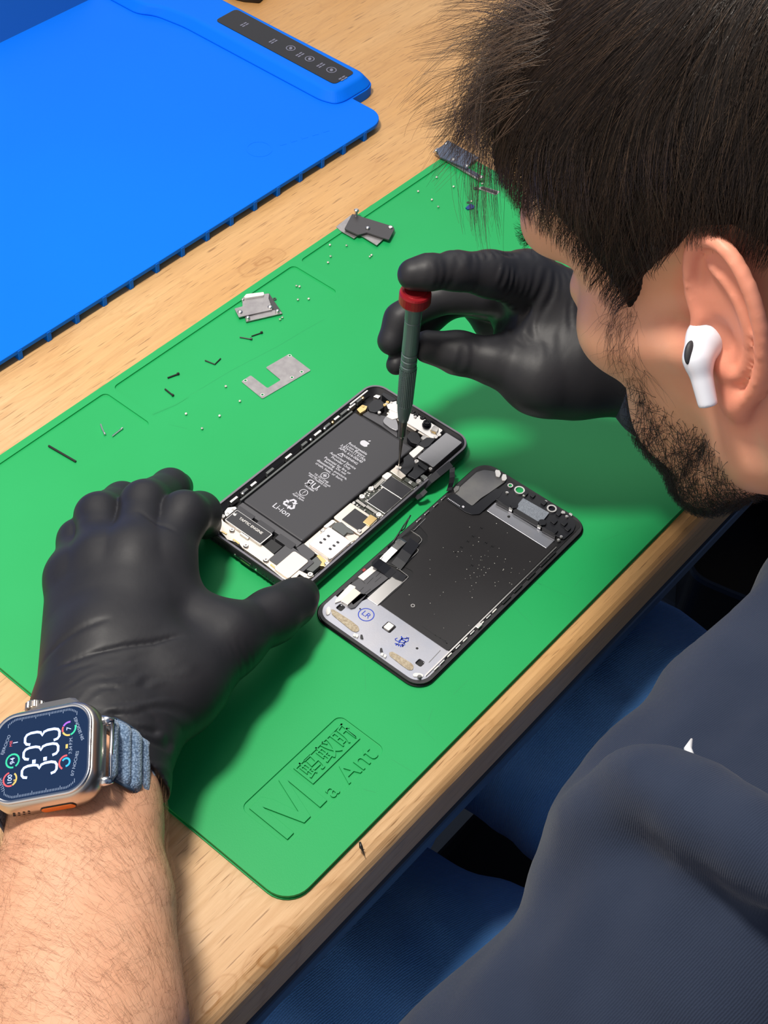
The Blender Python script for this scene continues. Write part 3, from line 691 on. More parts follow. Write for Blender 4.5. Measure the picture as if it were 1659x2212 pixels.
# sensor bar along the top with its lens
sb = R('sensor_bar', -15.5, 61.5, 17.6, 71.2, 3, 6.6, M_silver, 1.0, label='bright sensor bar')
R('sensor_bar_edge', -15.5, 60.2, 6, 61.6, 3, 6.0, M_nickel, .4, sb); R('sensor_bar_edge', 7.5, 60.2, 15.5, 61.8, 3, 6.2, M_nickel, .4, sb)
c = PZ(*K6(850, 430), 9); MB().lathe((c[0], c[1], 6), (0, 0, 1), [(2.7, 0), (2.7, 1.2), (2.2, 1.3), (2.2, 2.9), (1.8, 3.1), (1.2, 3.1), (.9, 2.7), (0.05, 2.7)], 24).build('front_camera', M_gloss, sb, smooth=False)
poly('projector_block', K6, [(940, 520), (980, 485), (1065, 530), (1030, 600), (920, 560)], 6, 8.2, M_white, 3, sb)
poly('gold_block', K6, [(905, 570), (940, 545), (1030, 600), (1000, 630)], 5, 7.2, M_gold, 2, sb)
poly('gold_block', K6, [(845, 600), (875, 575), (975, 640), (945, 690)], 5, 6.4, M_gold, 2, sb)
for x, y in ((655, 290), (590, 235), (770, 340)): screw(K6, x, y, 7.2, 1.5, sb, M_inner, 'dot_sensor')
for x, y, r_ in ((1010, 690, 1.2), (1065, 650, 1.4), (120, 100, 1.0), (210, 75, .9), (640, 330, .9)): screw(K6, x, y, 7.2, r_)
lp_ = poly('earpiece_module', K3, [(320, 330), (400, 255), (470, 245), (545, 310), (530, 350), (430, 420), (340, 400)], 3, 6.8, M_flex, 8)
poly('gold_module', K3, [(180, 380), (250, 320), (320, 340), (300, 385), (225, 430)], 3, 7.2, M_gold, 4)
for x, y in ((262, 338), (440, 215), (575, 285), (540, 320), (470, 415)): screw(K3, x, y, 7.4, 1.1, m=M_gold if x < 300 or x > 500 else M_silver)
poly('antenna_bracket', K3, [(390, 215), (430, 190), (490, 205), (460, 240)], 4, 7.6, M_silver, 3)
poly('black_block', K3, [(500, 190), (520, 160), (650, 215), (690, 260), (610, 280)], 3, 7.4, M_flex, 5)
poly('antenna_bracket', K3, [(560, 320), (640, 285), (690, 270), (700, 420), (580, 370)], 4, 7.0, M_silver, 3)
# clips and screws along both rails
for i, y in enumerate((57, 51, 44, 37, 29, 21, 9, -4, -19, -33, -40, -48)):
    R('rail_clip', -34.2, y-2.2-(i % 3)*.6, -32.6, y+2.2, 4, 7.2, M_silver if i % 2 else M_greyplastic, .3)
for y in (60, 47, 33, 26, 14, -42): 
    c = PH(-33, y); MB().lathe((*c, 5.6), (0, 0, 1), [(.9, 0), (.9, 1.6), (.3, 1.9)], 10).build('rail_screw', M_gold if y in (60, 33) else M_silver, ph)
R('rail_strip', -31.6, -46, -30.4, 48, 3, 6.2, M_greyplastic, .3)
R('rail_strip', -35.1, 50, -33.9, 66, 5, 7.9, M_silver, .4)
for i, y in enumerate((38, 34, 30, 25, 2, -4, -12, -25, -35, -50, -58)):
    R('rail_clip', 34.0, y-1.6, 35.0, y+1.2, 4, 7.3, M_silver if i % 2 else M_greyplastic, .3)
# sensor flex leaving the body over the rail and down to the display
def path_ribbon(name, pts, wd, m, par, th=.12):
    P = [PZ(*K6(x, y), z) for x, y, z in pts]
    sd = []
    for k, p in enumerate(P): sd.append(np.array(wd[k]) if np.ndim(wd) > 1 else np.array(wd))
    return MB().ribbon(P, np.array(sd), th).build(name, m, par, smooth=False)
# ---------------------------------------------------------------- display assembly lying face down
SX, SY, ST = 39.765, 516.41, -0.626
SF = frame(SX, SY, ST)
def sl(pts): return [SF(*p) for p in pts]
M_glassedge = mat('display_edge', (0.004, 0.004, 0.005), .12, spec=.6)
M_dframe = mat('display_frame_plastic', (0.03, 0.03, 0.034), .4)
M_backing = mat('backlight_foil', (0.022, 0.021, 0.023), .33, spec=.4, noise=(2500, (0.06, 0.06, 0.065), .12))
M_dsteel = mat('display_steel', (0.50, 0.52, 0.60), .36, metal=.85, bump=(2600, .25, .12), noise=(60, (0.62, 0.60, 0.62), .5))
M_adh = mat('tan_adhesive', (0.36, 0.29, 0.20), .8, noise=(900, (0.62, 0.55, 0.42), .8), bump=(1500, .6, .3))
M_ink = mat('blue_marker_ink', (0.01, 0.05, 0.52), .5)
M_mesh = mat('grey_speckle', (0.16, 0.18, 0.22), .6, noise=(2200, (0.32, 0.36, 0.42), .9))
M_darksteel = mat('dull_steel', (0.20, 0.20, 0.215), .5, metal=.6, bump=(800, .25, .2), noise=(90, (0.30, 0.30, 0.28), .5))
M_dust = mat('dust_specks', (0.6, 0.6, 0.55), .8)
sc = thing('phone_display_assembly', 'detached phone screen lying face down, black foil and steel back with blue pen marks', 'phone screen', (SX, SY, 0))
sw, sl_, scr = W2-.9, L2-.9, 10.0
loft(rim(SF, sw, sl_, scr, [(1.2, .0), (.4, .15), (0, .6), (0, 1.0), (.5, 1.35)])).build('cover_glass', M_glassedge, sc)
mb = MB(); o1 = sl(rrect(-sw+.9, -sl_+.9, sw-.9, sl_-.9, scr-.9, 8)); i1 = sl(rrect(-sw+3.0, -sl_+3.0, sw-3.0, sl_-3.0, scr-3, 8))
plate(mb, o1, [i1], 1.35, 2.3, [None]); mb.build('frame_ridge', M_dframe, sc, bev=.2)
def Q(name, x0, y0, x1, y1, z0, z1, m, r=.4, parent=None, bev=.1, label=None):
    o = MB().prism(sl(rrect(x0, y0, x1, y1, min(r, (x1-x0)/2.01, (y1-y0)/2.01), 4)), z0, z1).build(name, m, parent or sc, bev=bev)
    if label: o['label'] = label
    return o
def qp(name, K, pts, z0, z1, m, r=0, parent=None, bev=.08):
    q = ppx(K, pts, z1); q = round_poly(q, r*.17) if r else q
    return MB().prism(q, z0, z1).build(name, m, parent or sc, bev=bev)
bp_ = MB(); hol = [rrect(-29, -63.2, -25.2, -59.2, .9, 3), rrect(23.5, -63.2, 27.4, -59.2, .9, 3), rrect(-3.2, -57.2, 2.4, -51.4, .9, 3)]
pts = rrect(-sw+2.6, -sl_+2.6, sw-2.9, sl_-2.8, 7.6, 8)
MB().prism(sl(pts), 1.35, 1.5).build('back_panel', M_inner, sc)
low = [(x, y) for x, y in pts if y < -50]; low = [(-sw+2.6, -57), *[p for p in low if p[0] < 0 and p[1] < -57], *[p for p in low if p[0] > 0 and p[1] < -57], (sw-2.9, -57), (sw-4.5, -45.8), (-14.6, -45.8), (-20.5, -47.6), (-24.4, -57.4), (-30.4, -57.4)]
plate(bp_, sl(low), [sl(h) for h in hol], 1.35, 2.5, [1.0, 1.0, 1.0]); back = bp_.build('steel_plate', M_dsteel, sc, bev=.1, label='brushed steel lower plate')
MB().prism(sl([(x, y) for x, y in rrect(-sw+2.9, -45.9, sw-3.2, sl_-3.0, 3, 5)]), 1.5, 2.48).build('black_layer', M_inner, sc)
for h in hol: MB().prism(sl([(a*.98, b) for a, b in h]), 1.5, 1.56).build('dark_hole', M_inner, back)
Q('square_chip', -2.5, -56.4, 1.1, -52.0, 1.56, 3.0, M_white, .5, label='small pale metal chip')
# black foil field with notched upper left edge
foil = [(-14.6, -46.2), (31.6, -46.2), (31.6, 49.5), (-9, 49.5), (-9, 42.0), (-33.6, 42.0), (-33.6, 10.5), (-24.5, 7.8), (-21.5, 4.5), (-21.3, -.5), (-23.2, -2.5), (-22, -4.5), (-20.2, -6.4), (-20.0, -18), (-14.6, -17.2), (-12.4, -19.4), (-12.4, -22.5), (-14.6, -24.5)]
MB().prism(sl(round_poly(foil, 1.5)), 2.5, 2.75).build('black_foil', M_backing, sc)
# silvery outline of the notch
ol = [PZ(*KF(x, y), 2.9) for x, y in [(960, 5), (790, 175), (745, 185), (870, 265), (905, 310), (900, 345), (820, 425), (835, 450), (855, 475), (840, 505), (690, 645), (530, 757), (575, 768), (690, 855), (705, 875), (660, 925), (470, 1085), (250, 1290)]]
mb = MB(); mb.tube(ol, .28, 6); mb.build('foil_edge_trim', M_silver, sc)
Q('sensor_plate', -11.4, 43.6, 29.0, 51.8, 2.75, 3.0, M_dsteel, .3, label='narrow shiny metal strip')
mb = MB(); ring(mb, SF, 0, -35.4, 1.1, .7, 2.75, 2.95, 20); mb.build('ring_mark', M_silver, sc)
# raised black frame along the right edge with clips
for i, y in enumerate((45, 38, 26, 14, 4)): Q('edge_rail', 33.4, y-7, 34.6, y, 2.3, 3.4, M_inner, .3)
mb = MB(); mb.prism(sl([(32.2, -66), (32.9, -66), (32.9, 48), (32.2, 48)]), 2.5, 3.2); mb.build('edge_trim', M_silver, sc)
for i, y in enumerate((-8, -13, -19, -27, -33, -39, -46, -52, -57)): Q('edge_clip', 33.4, y-3.4, 34.1, y, 2.3, 3.3, M_white if i % 2 == 0 else M_silver, .2)
Q('edge_latch', 32.6, -25, 34.8, -21.4, 2.5, 4.0, M_silver, .4)
for y in (37, 30, 22, 15): Q('edge_clip', -35.0, y-4, -34.3, y, 2.3, 3.2, M_silver, .2)
# lower steel area: adhesive pads, inked marks, clips
for a, b, c_, d_ in ((-29.8, -65.9, -10.6, -61.7), (9.0, -68.6, 26.4, -64.0)):
    pass
qp('adhesive_pad', KS, [(190, 420), (230, 425), (440, 560), (520, 625), (535, 670), (495, 695), (440, 675), (250, 520), (205, 480)], 2.5, 2.85, M_adh, 5)
qp('adhesive_pad', KS, [(885, 935), (930, 925), (1150, 1060), (1185, 1100), (1170, 1145), (1120, 1145), (1040, 1090), (895, 975)], 2.5, 2.85, M_adh, 5)
def sloc(K, x, y, z=2.5):
    P = PZ(*K(x, y), z); c, s_ = math.cos(ST), math.sin(ST); dx, dy = P[0]-SX, P[1]-SY
    return dx*c+dy*s_, -dx*s_+dy*c
cx, cy = sloc(KS, 614, 486); mb = MB(); ring(mb, SF, cx, cy, 4.3, 3.8, 2.5, 2.56, 36)
# the pen letters read roughly across the picture
th = -ST+.08
flat_text(mb, 'LR', 4.6, lambda a, b: (*SF(cx+a*math.cos(th-.72)-b*math.sin(th-.72), cy+a*math.sin(th-.72)+b*math.cos(th-.72)), 2.57), bold=.0)
mb.build('pen_mark', M_ink, back, label='blue circled pen mark')
def stroke(mb, K, pts, wd=.22, z=2.57):
    P = [PZ(*K(*p), z) for p in pts]
    for a, b in zip(P[:-1], P[1:]):
        d = b-a; l = np.linalg.norm(d)+1e-9; n_ = np.array([-d[1], d[0], 0])/l*wd; e = d/l*wd*.6
        mb.add([a+n_-e, a-n_-e, b-n_+e, b+n_+e], [(0, 1, 2, 3)])
mb = MB()
stroke(mb, KS, [(985, 765), (960, 775), (965, 790), (1010, 815), (1070, 820), (1115, 800), (1120, 770), (1095, 755)])
stroke(mb, KS, [(1035, 745), (1040, 780), (1085, 805), (1060, 830)], .3); stroke(mb, KS, [(1005, 800), (1040, 770), (1100, 770)], .3); stroke(mb, KS, [(1050, 760), (1000, 830)], .2); stroke(mb, KS, [(1080, 775), (1125, 760)], .2)
stroke(mb, KS, [(960, 830), (985, 835), (970, 850)], .3); stroke(mb, KS, [(990, 840), (1010, 845), (1000, 858)], .3); stroke(mb, KS, [(1030, 845), (1025, 868)], .3); stroke(mb, KS, [(1045, 840), (1060, 850), (1048, 866), (1045, 842)], .3); stroke(mb, KS, [(1070, 825), (1075, 850)], .2)
mb.build('pen_mark', M_ink, back, label='blue scribbled pen mark')
for x, y, r_ in ((541, 416, .5), (1222, 888, .7)): 
    c = PZ(*KS(x, y), 2.5); MB().lathe((c[0], c[1], 2.48), (0, 0, 1), [(r_, 0), (r_, .06)], 14).build('small_hole', M_inner, back)
for pts in ([(135, 420), (160, 385), (185, 395), (190, 450), (175, 480), (140, 490), (130, 455)], [(1170, 1195), (1200, 1178), (1270, 1185), (1300, 1205), (1290, 1230), (1225, 1225), (1180, 1225)]): qp('perforated_tab', KS, pts, 2.5, 3.0, M_white, 4)
for x, y in ((475, 725), (505, 735), (805, 955), (840, 975)): qp('spring_clip', KS, [(x-22, y+10), (x-5, y-22), (x+20, y-8), (x+6, y+24)], 2.3, 3.3, M_white, 2)
for x, y in ((560, 745), (795, 905)): qp('spring_clip', KS, [(x-18, y+18), (x-15, y-22), (x+8, y-25), (x+22, y+28)], 2.5, 3.2, M_dframe, 3)
c = PZ(*KS(1250, 1235), 3); MB().lathe((c[0], c[1], 2.3), (0, 0, 1), [(1.1, 0), (1.1, 1.5), (.8, 1.9), (.3, 1.9)], 14).build('corner_post', M_darksteel, sc)
mb = MB(); stroke(mb, KS, [(1500, 912), (1365, 1055)], .18, 2.56); mb.build('scored_line', M_darksteel, back)
mb = MB(); stroke(mb, KS, [(1290, 625), (1440, 730), (1500, 765), (1560, 800), (1580, 830), (1530, 800)], .22, 2.8); mb.build('foil_tear', M_inner, sc)
# top: dull speaker plate, earpiece/sensor module, flex
qp('dull_cover', KT, [(250, 330), (450, 150), (530, 125), (640, 140), (690, 200), (780, 240), (580, 380), (500, 430), (405, 515), (215, 390)], 2.5, 3.4, M_darksteel, 6)
qp('flex_bracket', KT, [(120, 440), (175, 395), (225, 385), (405, 520), (585, 385), (665, 325), (740, 355), (700, 420), (620, 480), (480, 605), (400, 610), (330, 585)], 2.6, 3.6, M_flex, 5)
mb = MB()
for k in range(9):
    x = 140+k*15; y = 430+k*10
    mb.prism(ppx(KT, [(x, y), (x+9, y+5), (x+5, y+13), (x-4, y+8)], 3.65), 3.6, 3.65)
mb.prism(ppx(KT, [(290, 520), (305, 512), (320, 525), (310, 538), (295, 533)], 3.65), 3.6, 3.65); mb.build('printed_marks', M_wprint, sc)
qp('module_base', KT, [(700, 330), (780, 250), (880, 290), (1000, 340), (1180, 430), (1340, 540), (1480, 620), (1530, 720), (1500, 790), (1400, 880), (1310, 840), (1110, 720), (860, 580), (700, 470), (640, 440)], 2.5, 3.5, M_flex, 5)
qp('earpiece_mesh', KT, [(955, 430), (1240, 590), (1160, 690), (1110, 680), (885, 545), (905, 490)], 3.5, 4.7, M_mesh, 3)
qp('module_wall', KT, [(850, 560), (880, 545), (1120, 690), (1115, 745), (850, 590)], 3.4, 4.3, M_dframe)
qp('module_wall', KT, [(660, 470), (690, 465), (800, 530), (795, 560), (665, 490)], 3.4, 4.2, M_dframe)
qp('module_wall', KT, [(1160, 760), (1180, 745), (1310, 830), (1300, 868), (1160, 790)], 3.4, 4.2, M_dframe)
for x, y, r_ in ((860, 505, 2.2), (1165, 690, 2.3)): qp('rubber_pad', KT, [(x-45, y), (x-30, y-28), (x+20, y-28), (x+45, y), (x+35, y+32), (x-25, y+36)], 3.5, 5.0, M_flex, 5)
for x, y in ((820, 550), (1130, 740)): qp('metal_clip', KT, [(x-22, y-12), (x-8, y-22), (x+24, y), (x+14, y+22), (x-20, y+8)], 3.4, 4.5, M_silver, 1)
for x, y, s_ in ((1290, 680, 1), (1400, 700, 1), (1290, 790, 1.1), (1440, 760, .9), (1180, 480, .9), (1060, 400, .8), (980, 380, .8), (1340, 600, .8)): qp('module_part', KT, [(x-40*s_, y), (x, y-34*s_), (x+45*s_, y-8*s_), (x+5*s_, y+34*s_)], 3.5, 4.6, M_flex, 3)
c = PZ(*KT(915, 345), 3.5)
for (x, y, ra, rb_) in ((915, 350, 3.0, 2.2), (1265, 550, 2.8, 1.9), (815, 300, 1.6, 1.0)):
    c = PZ(*KT(x, y), 4); MB().lathe((c[0], c[1], 2.9), (0, 0, 1), [(ra, 0), (ra, 1.6), (rb_, 1.6), (rb_, .4)], 24, cap=False).build('sensor_ring', M_silver, sc, smooth=False)
    MB().lathe((c[0], c[1], 3.52), (0, 0, 1), [(rb_, 0), (rb_, .05)], 24).build('sensor_window', M_green if x != 1265 else M_gloss, sc)
for pts in ([(650, 140), (660, 122), (700, 130), (715, 165), (700, 205), (660, 195)], [(720, 205), (735, 170), (770, 175), (780, 220), (760, 245), (725, 240)], [(1355, 600), (1380, 565), (1410, 575), (1415, 600)], [(1450, 600), (1465, 588), (1495, 605), (1485, 625)], [(200, 330), (225, 300), (265, 300), (255, 340), (215, 370)]): qp('spring_clip', KT, pts, 2.5, 4.2, M_silver, 2)
for x, y in ((780, 375), (1370, 855), (1340, 890), (1430, 635), (1200, 472), (965, 408)): 
    c = PZ(*KT(x, y), 4); MB().lathe((c[0], c[1], 3.4), (0, 0, 1), [(.9, 0), (.9, .9), (.3, 1.0)], 12).build('contact_point', M_silver, sc)
qp('foil_slot', KT, [(780, 635), (790, 620), (815, 622), (815, 640), (800, 650)], 3.0, 3.05, M_inner, 2)
# left: driver board, connector flaps, long white connector
qp('driver_tape', K2, [(215, 770), (390, 650), (410, 640), (475, 680), (480, 700), (330, 815), (270, 860)], 2.6, 3.2, M_tape, 2)
mb = MB()
for a, b in (((445, 655), (400, 700)), ((350, 740), (385, 705)), ((330, 760), (300, 790)), ((430, 700), (395, 730)), ((365, 690), (345, 672)), ((320, 720), (338, 738)), ((370, 770), (330, 800))): stroke(mb, K2, [a, b], .12, 3.25)
mb.build('tape_line', M_inner, sc)
qp('white_strip', K2, [(298, 700), (395, 625), (430, 640), (330, 722)], 2.8, 3.6, M_white, 2)
qp('red_dot', K2, [(322, 662), (335, 650), (345, 658), (330, 672)], 3.2, 3.4, mat('red_mark', (.4, .04, .04), .5), 1)
qp('metal_window', K2, [(350, 822), (490, 698), (572, 712), (410, 862)], 2.6, 2.95, M_silver, 2)
qp('window_shadow_gap', K2, [(412, 858), (545, 735), (560, 712), (572, 712), (545, 752), (425, 855)], 2.76, 2.98, M_inner)
qp('display_connector', KS, [(310, 320), (470, 165), (552, 225), (395, 365)], 2.6, 4.2, M_nickel, 2)
qp('connector_base', KS, [(395, 385), (400, 360), (552, 232), (620, 240), (600, 270), (480, 400), (430, 412)], 2.6, 3.2, M_tape, 3)
qp('end_plate', KS, [(250, 300), (420, 120), (490, 150), (480, 170), (310, 320), (240, 345)], 2.6, 3.3, M_white, 3)
qp('cable_well', KF, [(270, 600), (640, 260), (740, 190), (860, 275), (890, 320), (810, 420), (830, 480), (560, 740), (400, 680)], 2.55, 2.9, M_inner, 4)
def strip(name, K, pts, wd, m, th=.15):
    """pts (x,y,z); wd (dx,dy) half-width offset in picture px of the crop"""
    P = [PZ(*K(x, y), z) for x, y, z in pts]; sd_ = []
    for (x, y, z), p in zip(pts, P): sd_.append((PZ(*K(x+wd[0], y+wd[1]), z)-PZ(*K(x-wd[0], y-wd[1]), z))/2)
    return MB().ribbon(P, np.array(sd_), th).build(name, m, sc)
strip('cable_strip', KF, [(325, 630, 3.0), (400, 550, 4.2), (500, 450, 5.2), (620, 335, 4.4), (640, 320, 3.6)], (45, 28), M_silver)
strip('flex_cable', KF, [(470, 850, 3.2), (400, 790, 3.5), (300, 710, 5.0), (215, 660, 6.4), (215, 610, 6.8), (270, 585, 5.2)], (-52, 50), M_flex, .25)
strip('flex_cable', KF, [(470, 800, 3.2), (560, 860, 3.2), (650, 900, 3.0)], (-42, 42), M_flex, .15)
strip('flex_cable', KF, [(520, 720, 3.1), (600, 620, 4.0), (680, 500, 4.6), (760, 400, 3.6), (800, 340, 3.1)], (70, 50), M_flex, .15)
# thin spring arm sticking up from the edge
mb = MB(); P = [PZ(*KF(x, y), z) for x, y, z in [(400, 430, 3), (480, 350, 4.5), (560, 230, 7), (640, 100, 10), (715, -10, 13)]]; mb.tube(P, [.5, .6, .45, .4, .3], 6)
P = [PZ(*KF(x, y), z) for x, y, z in [(600, 190, 7), (650, 150, 9), (690, 50, 12), (740, -50, 14)]]; mb.tube(P, .35, 6); mb.build('spring_arm', M_inner, sc, smooth=True)
c = PZ(*KF(545, 340), 4); MB().lathe((c[0], c[1], 2.6), (0, 0, 1), [(2.0, 0), (2.0, 1.4), (1.6, 2.0), (.8, 2.2)], 18).build('round_button', M_greyplastic, sc)
# flex joining phone and display
strip('sensor_flex', K6, [(760, 1610, 4.5), (900, 1480, 8.5), (1050, 1360, 10.0), (1200, 1240, 9.5), (1280, 1180, 9.0)], (38, 46), M_flex, .2)
strip('sensor_flex', K6, [(1300, 1250, 9.2), (1300, 1330, 9.6), (1298, 1420, 9.0), (1285, 1520, 7.0), (1262, 1600, 4.8), (1240, 1660, 4.2)], (46, -8), M_flex, .2)
strip('sensor_flex', K7, [(1150, 800, 5.0), (1250, 740, 7.0), (1330, 660, 8.4)], (28, 30), M_flex, .2)
# dust on the foil
rb = random.Random(11); mb = MB()
for i in range(70):
    x, y = (rb.gauss(8, 10), rb.gauss(8, 12)) if i % 3 else (rb.uniform(-14, 30), rb.uniform(-44, 40))
    if not (-13 < x < 31 and -45 < y < 42): continue
    a = rb.uniform(.08, .22); mb.prism(sl([(x-a, y-a*.6), (x+a, y-a), (x+a*.7, y+a), (x-a, y+a*.8)]), 2.75, 2.85)
mb.build('dust', M_dust, sc)['kind'] = 'stuff'
mb = MB()
for x, y in ((500, 760), (410, 850), (355, 905), (285, 970), (215, 1020), (400, 1165), (550, 920), (620, 960)):
    stroke(mb, KT, [(x-20, y+8), (x-5, y-8), (x+8, y+5), (x+22, y-12)], .25, 2.8)
mb.build('residue', M_inner, sc)['kind'] = 'stuff'
# ---------------------------------------------------------------- loose parts on the mat
M_plate = mat('dull_steel_plate', (0.36, 0.34, 0.35), .42, metal=.75, noise=(220, (0.48, 0.46, 0.46), .7), bump=(900, .15, .1))
M_dplate = mat('dark_steel_plate', (0.075, 0.072, 0.078), .4, metal=.4)
M_bplate = mat('bluish_steel_plate', (0.10, 0.13, 0.20), .4, metal=.5)
M_rod = mat('black_pin', (0.02, 0.018, 0.016), .35)
def inv(P):
    c, s_ = math.cos(DT), math.sin(DT); return P[0]*c+P[1]*s_, -P[0]*s_+P[1]*c
def gz(px, py):
    x, y = inv(PZ(px, py, 0))
    if x < -512.9 or y > 740.7 or x > -208: return DESK
    if -508 < x < -470 and 243 < y < 733 and not (406 < y < 411.5 or 568 < y < 574): return -1.0
    return 0.0
def circ(c, r_, n=14): return [(c[0]+r_*math.cos(t), c[1]+r_*math.sin(t)) for t in np.linspace(0, 2*math.pi, n+1)[:-1]]
# flat L-shaped shield
z = 0.0
hp_ = [(605, 1445), (712, 1590), (625, 1640), (208, 1668), (360, 1795)]
o = ppx(KQ, [(600, 1428), (795, 1575), (360, 1830), (170, 1675), (255, 1620), (405, 1735), (525, 1662), (390, 1550)], .5)
mb = MB(); plate(mb, [tuple(p[:2]) for p in round_poly(o, 1)], [circ(PZ(*KQ(*h), .5), .75) for h in hp_], .05, .5, [None]*5)
t = thing('shield_plate', 'flat stepped grey metal shield with corner holes above the opened phone', 'metal shield', PZ(*KQ(480, 1640), 0)); mb.build('plate', M_plate, t)
for h in hp_:
    mb = MB(); c = PZ(*KQ(*h), .5); ring(mb, lambda a, b: (a, b), c[0], c[1], 1.15, .75, .5, .62, 14); mb.build('hole_rim', M_silver, t)
# riveted bracket pair
t = thing('riveted_bracket', 'bright riveted bracket of two stacked steel plates at the tray edge', 'metal bracket', PZ(*KQ(320, 1010), -1))
MB().prism(round_poly(ppx(KQ, [(200, 1090), (235, 905), (420, 880), (540, 1060), (215, 1140)], .2), .6), -1, -.3).build('lower_plate', M_dplate, t)
MB().prism(round_poly(ppx(KQ, [(180, 930), (200, 905), (420, 885), (415, 930), (450, 1030), (200, 1085), (150, 1098), (110, 1020), (182, 1000)], 1.4), .6), .5, 1.2).build('upper_plate', M_plate, t)
MB().prism(ppx(KQ, [(440, 1035), (500, 1030), (540, 1060), (215, 1135), (205, 1095)], .8), -.3, .4).build('side_plate', M_plate, t)
MB().prism(round_poly(ppx(KQ, [(195, 915), (215, 890), (372, 872), (375, 900), (210, 925)], 2.4), .8), 1.0, 2.2).build('raised_bar', M_white, t)
for x, y, r_ in ((160, 1050, 1.7), (430, 1005, 1.7), (495, 1040, 1.4), (230, 1100, 1.4), (185, 940, 1.0)):
    c = PZ(*KQ(x, y), 1.6); MB().lathe((c[0], c[1], .3), (0, 0, 1), [(r_, 0), (r_, 1.0), (r_*.8, 1.6), (r_*.3, 1.8)], 16).build('rivet', M_silver, t, smooth=True)
mb = MB(); c = PZ(*KQ(470, 932), 0); ring(mb, lambda a, b: (a, b), c[0], c[1], 1.1, .65, -.6, -.2, 14); mb.build('loop_tab', M_dplate, t)
# dark bracket bundle near the far edge
t = thing('dark_bracket', 'dark folded bracket with a standing screw straddling the far mat edge', 'metal bracket', PZ(*KQ(1280, 300), 0))
MB().prism(ppx(KQ, [(1020, 288), (1150, 185), (1200, 200), (1110, 310), (1220, 365), (1180, 392), (1060, 325)], .6), 0.02, .5).build('lower_plate', M_plate, t)
MB().prism(ppx(KQ, [(1230, 360), (1300, 330), (1460, 385), (1385, 455)], .8), .3, .8).build('side_plate', M_plate, t)
MB().prism(round_poly(ppx(KQ, [(1165, 172), (1530, 285), (1545, 310), (1495, 405), (1300, 340), (1220, 362), (1095, 305)], 2.6), .8), 1.4, 2.6).build('cover_plate', M_dplate, t, bev=.2)
for x, y, z0, z1 in ((1305, 290, 2.6, 3.8), (1508, 290, 2.6, 3.1)):
    c = PZ(*KQ(x, y), z1); MB().lathe((c[0], c[1], z0), (0, 0, 1), [(1.5, 0), (1.5, .6), (1.0, z1-z0)], 16).build('rivet', M_silver, t, smooth=True)
a = PZ(*KQ(1200, 185), 2.6); MB().lathe((a[0], a[1], 2.0), (0, 0.15, 1), [(1.0, 0), (1.0, 3.4), (1.7, 3.4), (1.7, 4.4), (1.1, 4.9)], 16).build('standing_screw', M_silver, t)
# bluish shield at the far corner
t = thing('blue_tinted_shield', 'blue-tinted metal shield with rivets lying over the far mat corner', 'metal shield', PZ(*KR(700, 400), 0))
MB().prism(round_poly(ppx(KR, [(385, 325), (450, 260), (620, 420), (560, 450)], 1), .6), .1, .7).build('end_tab', M_plate, t)
MB().prism(round_poly(ppx(KR, [(545, 440), (800, 520), (1125, 690), (1080, 762)], .8), .5), .05, .8).build('tail_strip', M_plate, t)
MB().prism(ppx(KR, [(600, 440), (860, 545), (1090, 680), (1060, 715)], 1.2), .8, 1.2).build('tail_strip', M_bplate, t)
MB().prism(round_poly(ppx(KR, [(600, 150), (1070, 410), (1000, 455), (935, 500), (900, 575), (860, 560), (480, 400), (435, 290), (545, 215)], 3), .8), 1.6, 2.8).build('cover_plate', M_bplate, t, bev=.3)
for x, y, r_ in ((985, 385, 1.6), (690, 440, 1.7), (895, 535, 1.5), (1105, 705, 1.7), (580, 205, 1.4), (430, 310, 1.2)):
    c = PZ(*KR(x, y), 3); MB().lathe((c[0], c[1], 1.0), (0, 0, 1), [(r_, 0), (r_, 2.0), (r_*.6, 2.6)], 14).build('rivet', M_silver, t, smooth=True)
t = thing('narrow_bracket', 'narrow grey channel bracket lying near the mat corner shield', 'metal bracket', PZ(*KR(1210, 910), -1))
MB().prism(round_poly(ppx(KR, [(1050, 885), (1110, 848), (1380, 925), (1340, 975), (1300, 975)], 0), .5), gz(*KR(1210, 910)), .2).build('strip', M_plate, t)
MB().prism(ppx(KR, [(1100, 862), (1125, 850), (1345, 922), (1335, 950)], .9), .2, .9).build('channel_wall', M_dplate, t)
c = PZ(*KR(1018, 868), 0); mb = MB(); ring(mb, lambda a, b: (a, b), c[0], c[1], 1.4, .8, -.9, -.3, 14); mb.build('hook', M_dplate, t)
t = thing('tiny_blue_bracket', 'tiny dark blue bent bracket near the far end of mat', 'metal bracket', PZ(*KR(940, 1130), 0))
MB().prism(ppx(KR, [(868, 1165), (940, 1105), (1005, 1140), (985, 1175), (900, 1190)], .8), .02, .9).build('body', mat('deep_blue_metal', (.01, .05, .28), .35, metal=.4), t)
mb = MB(); c = PZ(*KR(908, 1085), .5); ring(mb, lambda a, b: (a, b), c[0], c[1], 1.0, .6, .02, .5, 14); mb.build('loop', M_dplate, t)
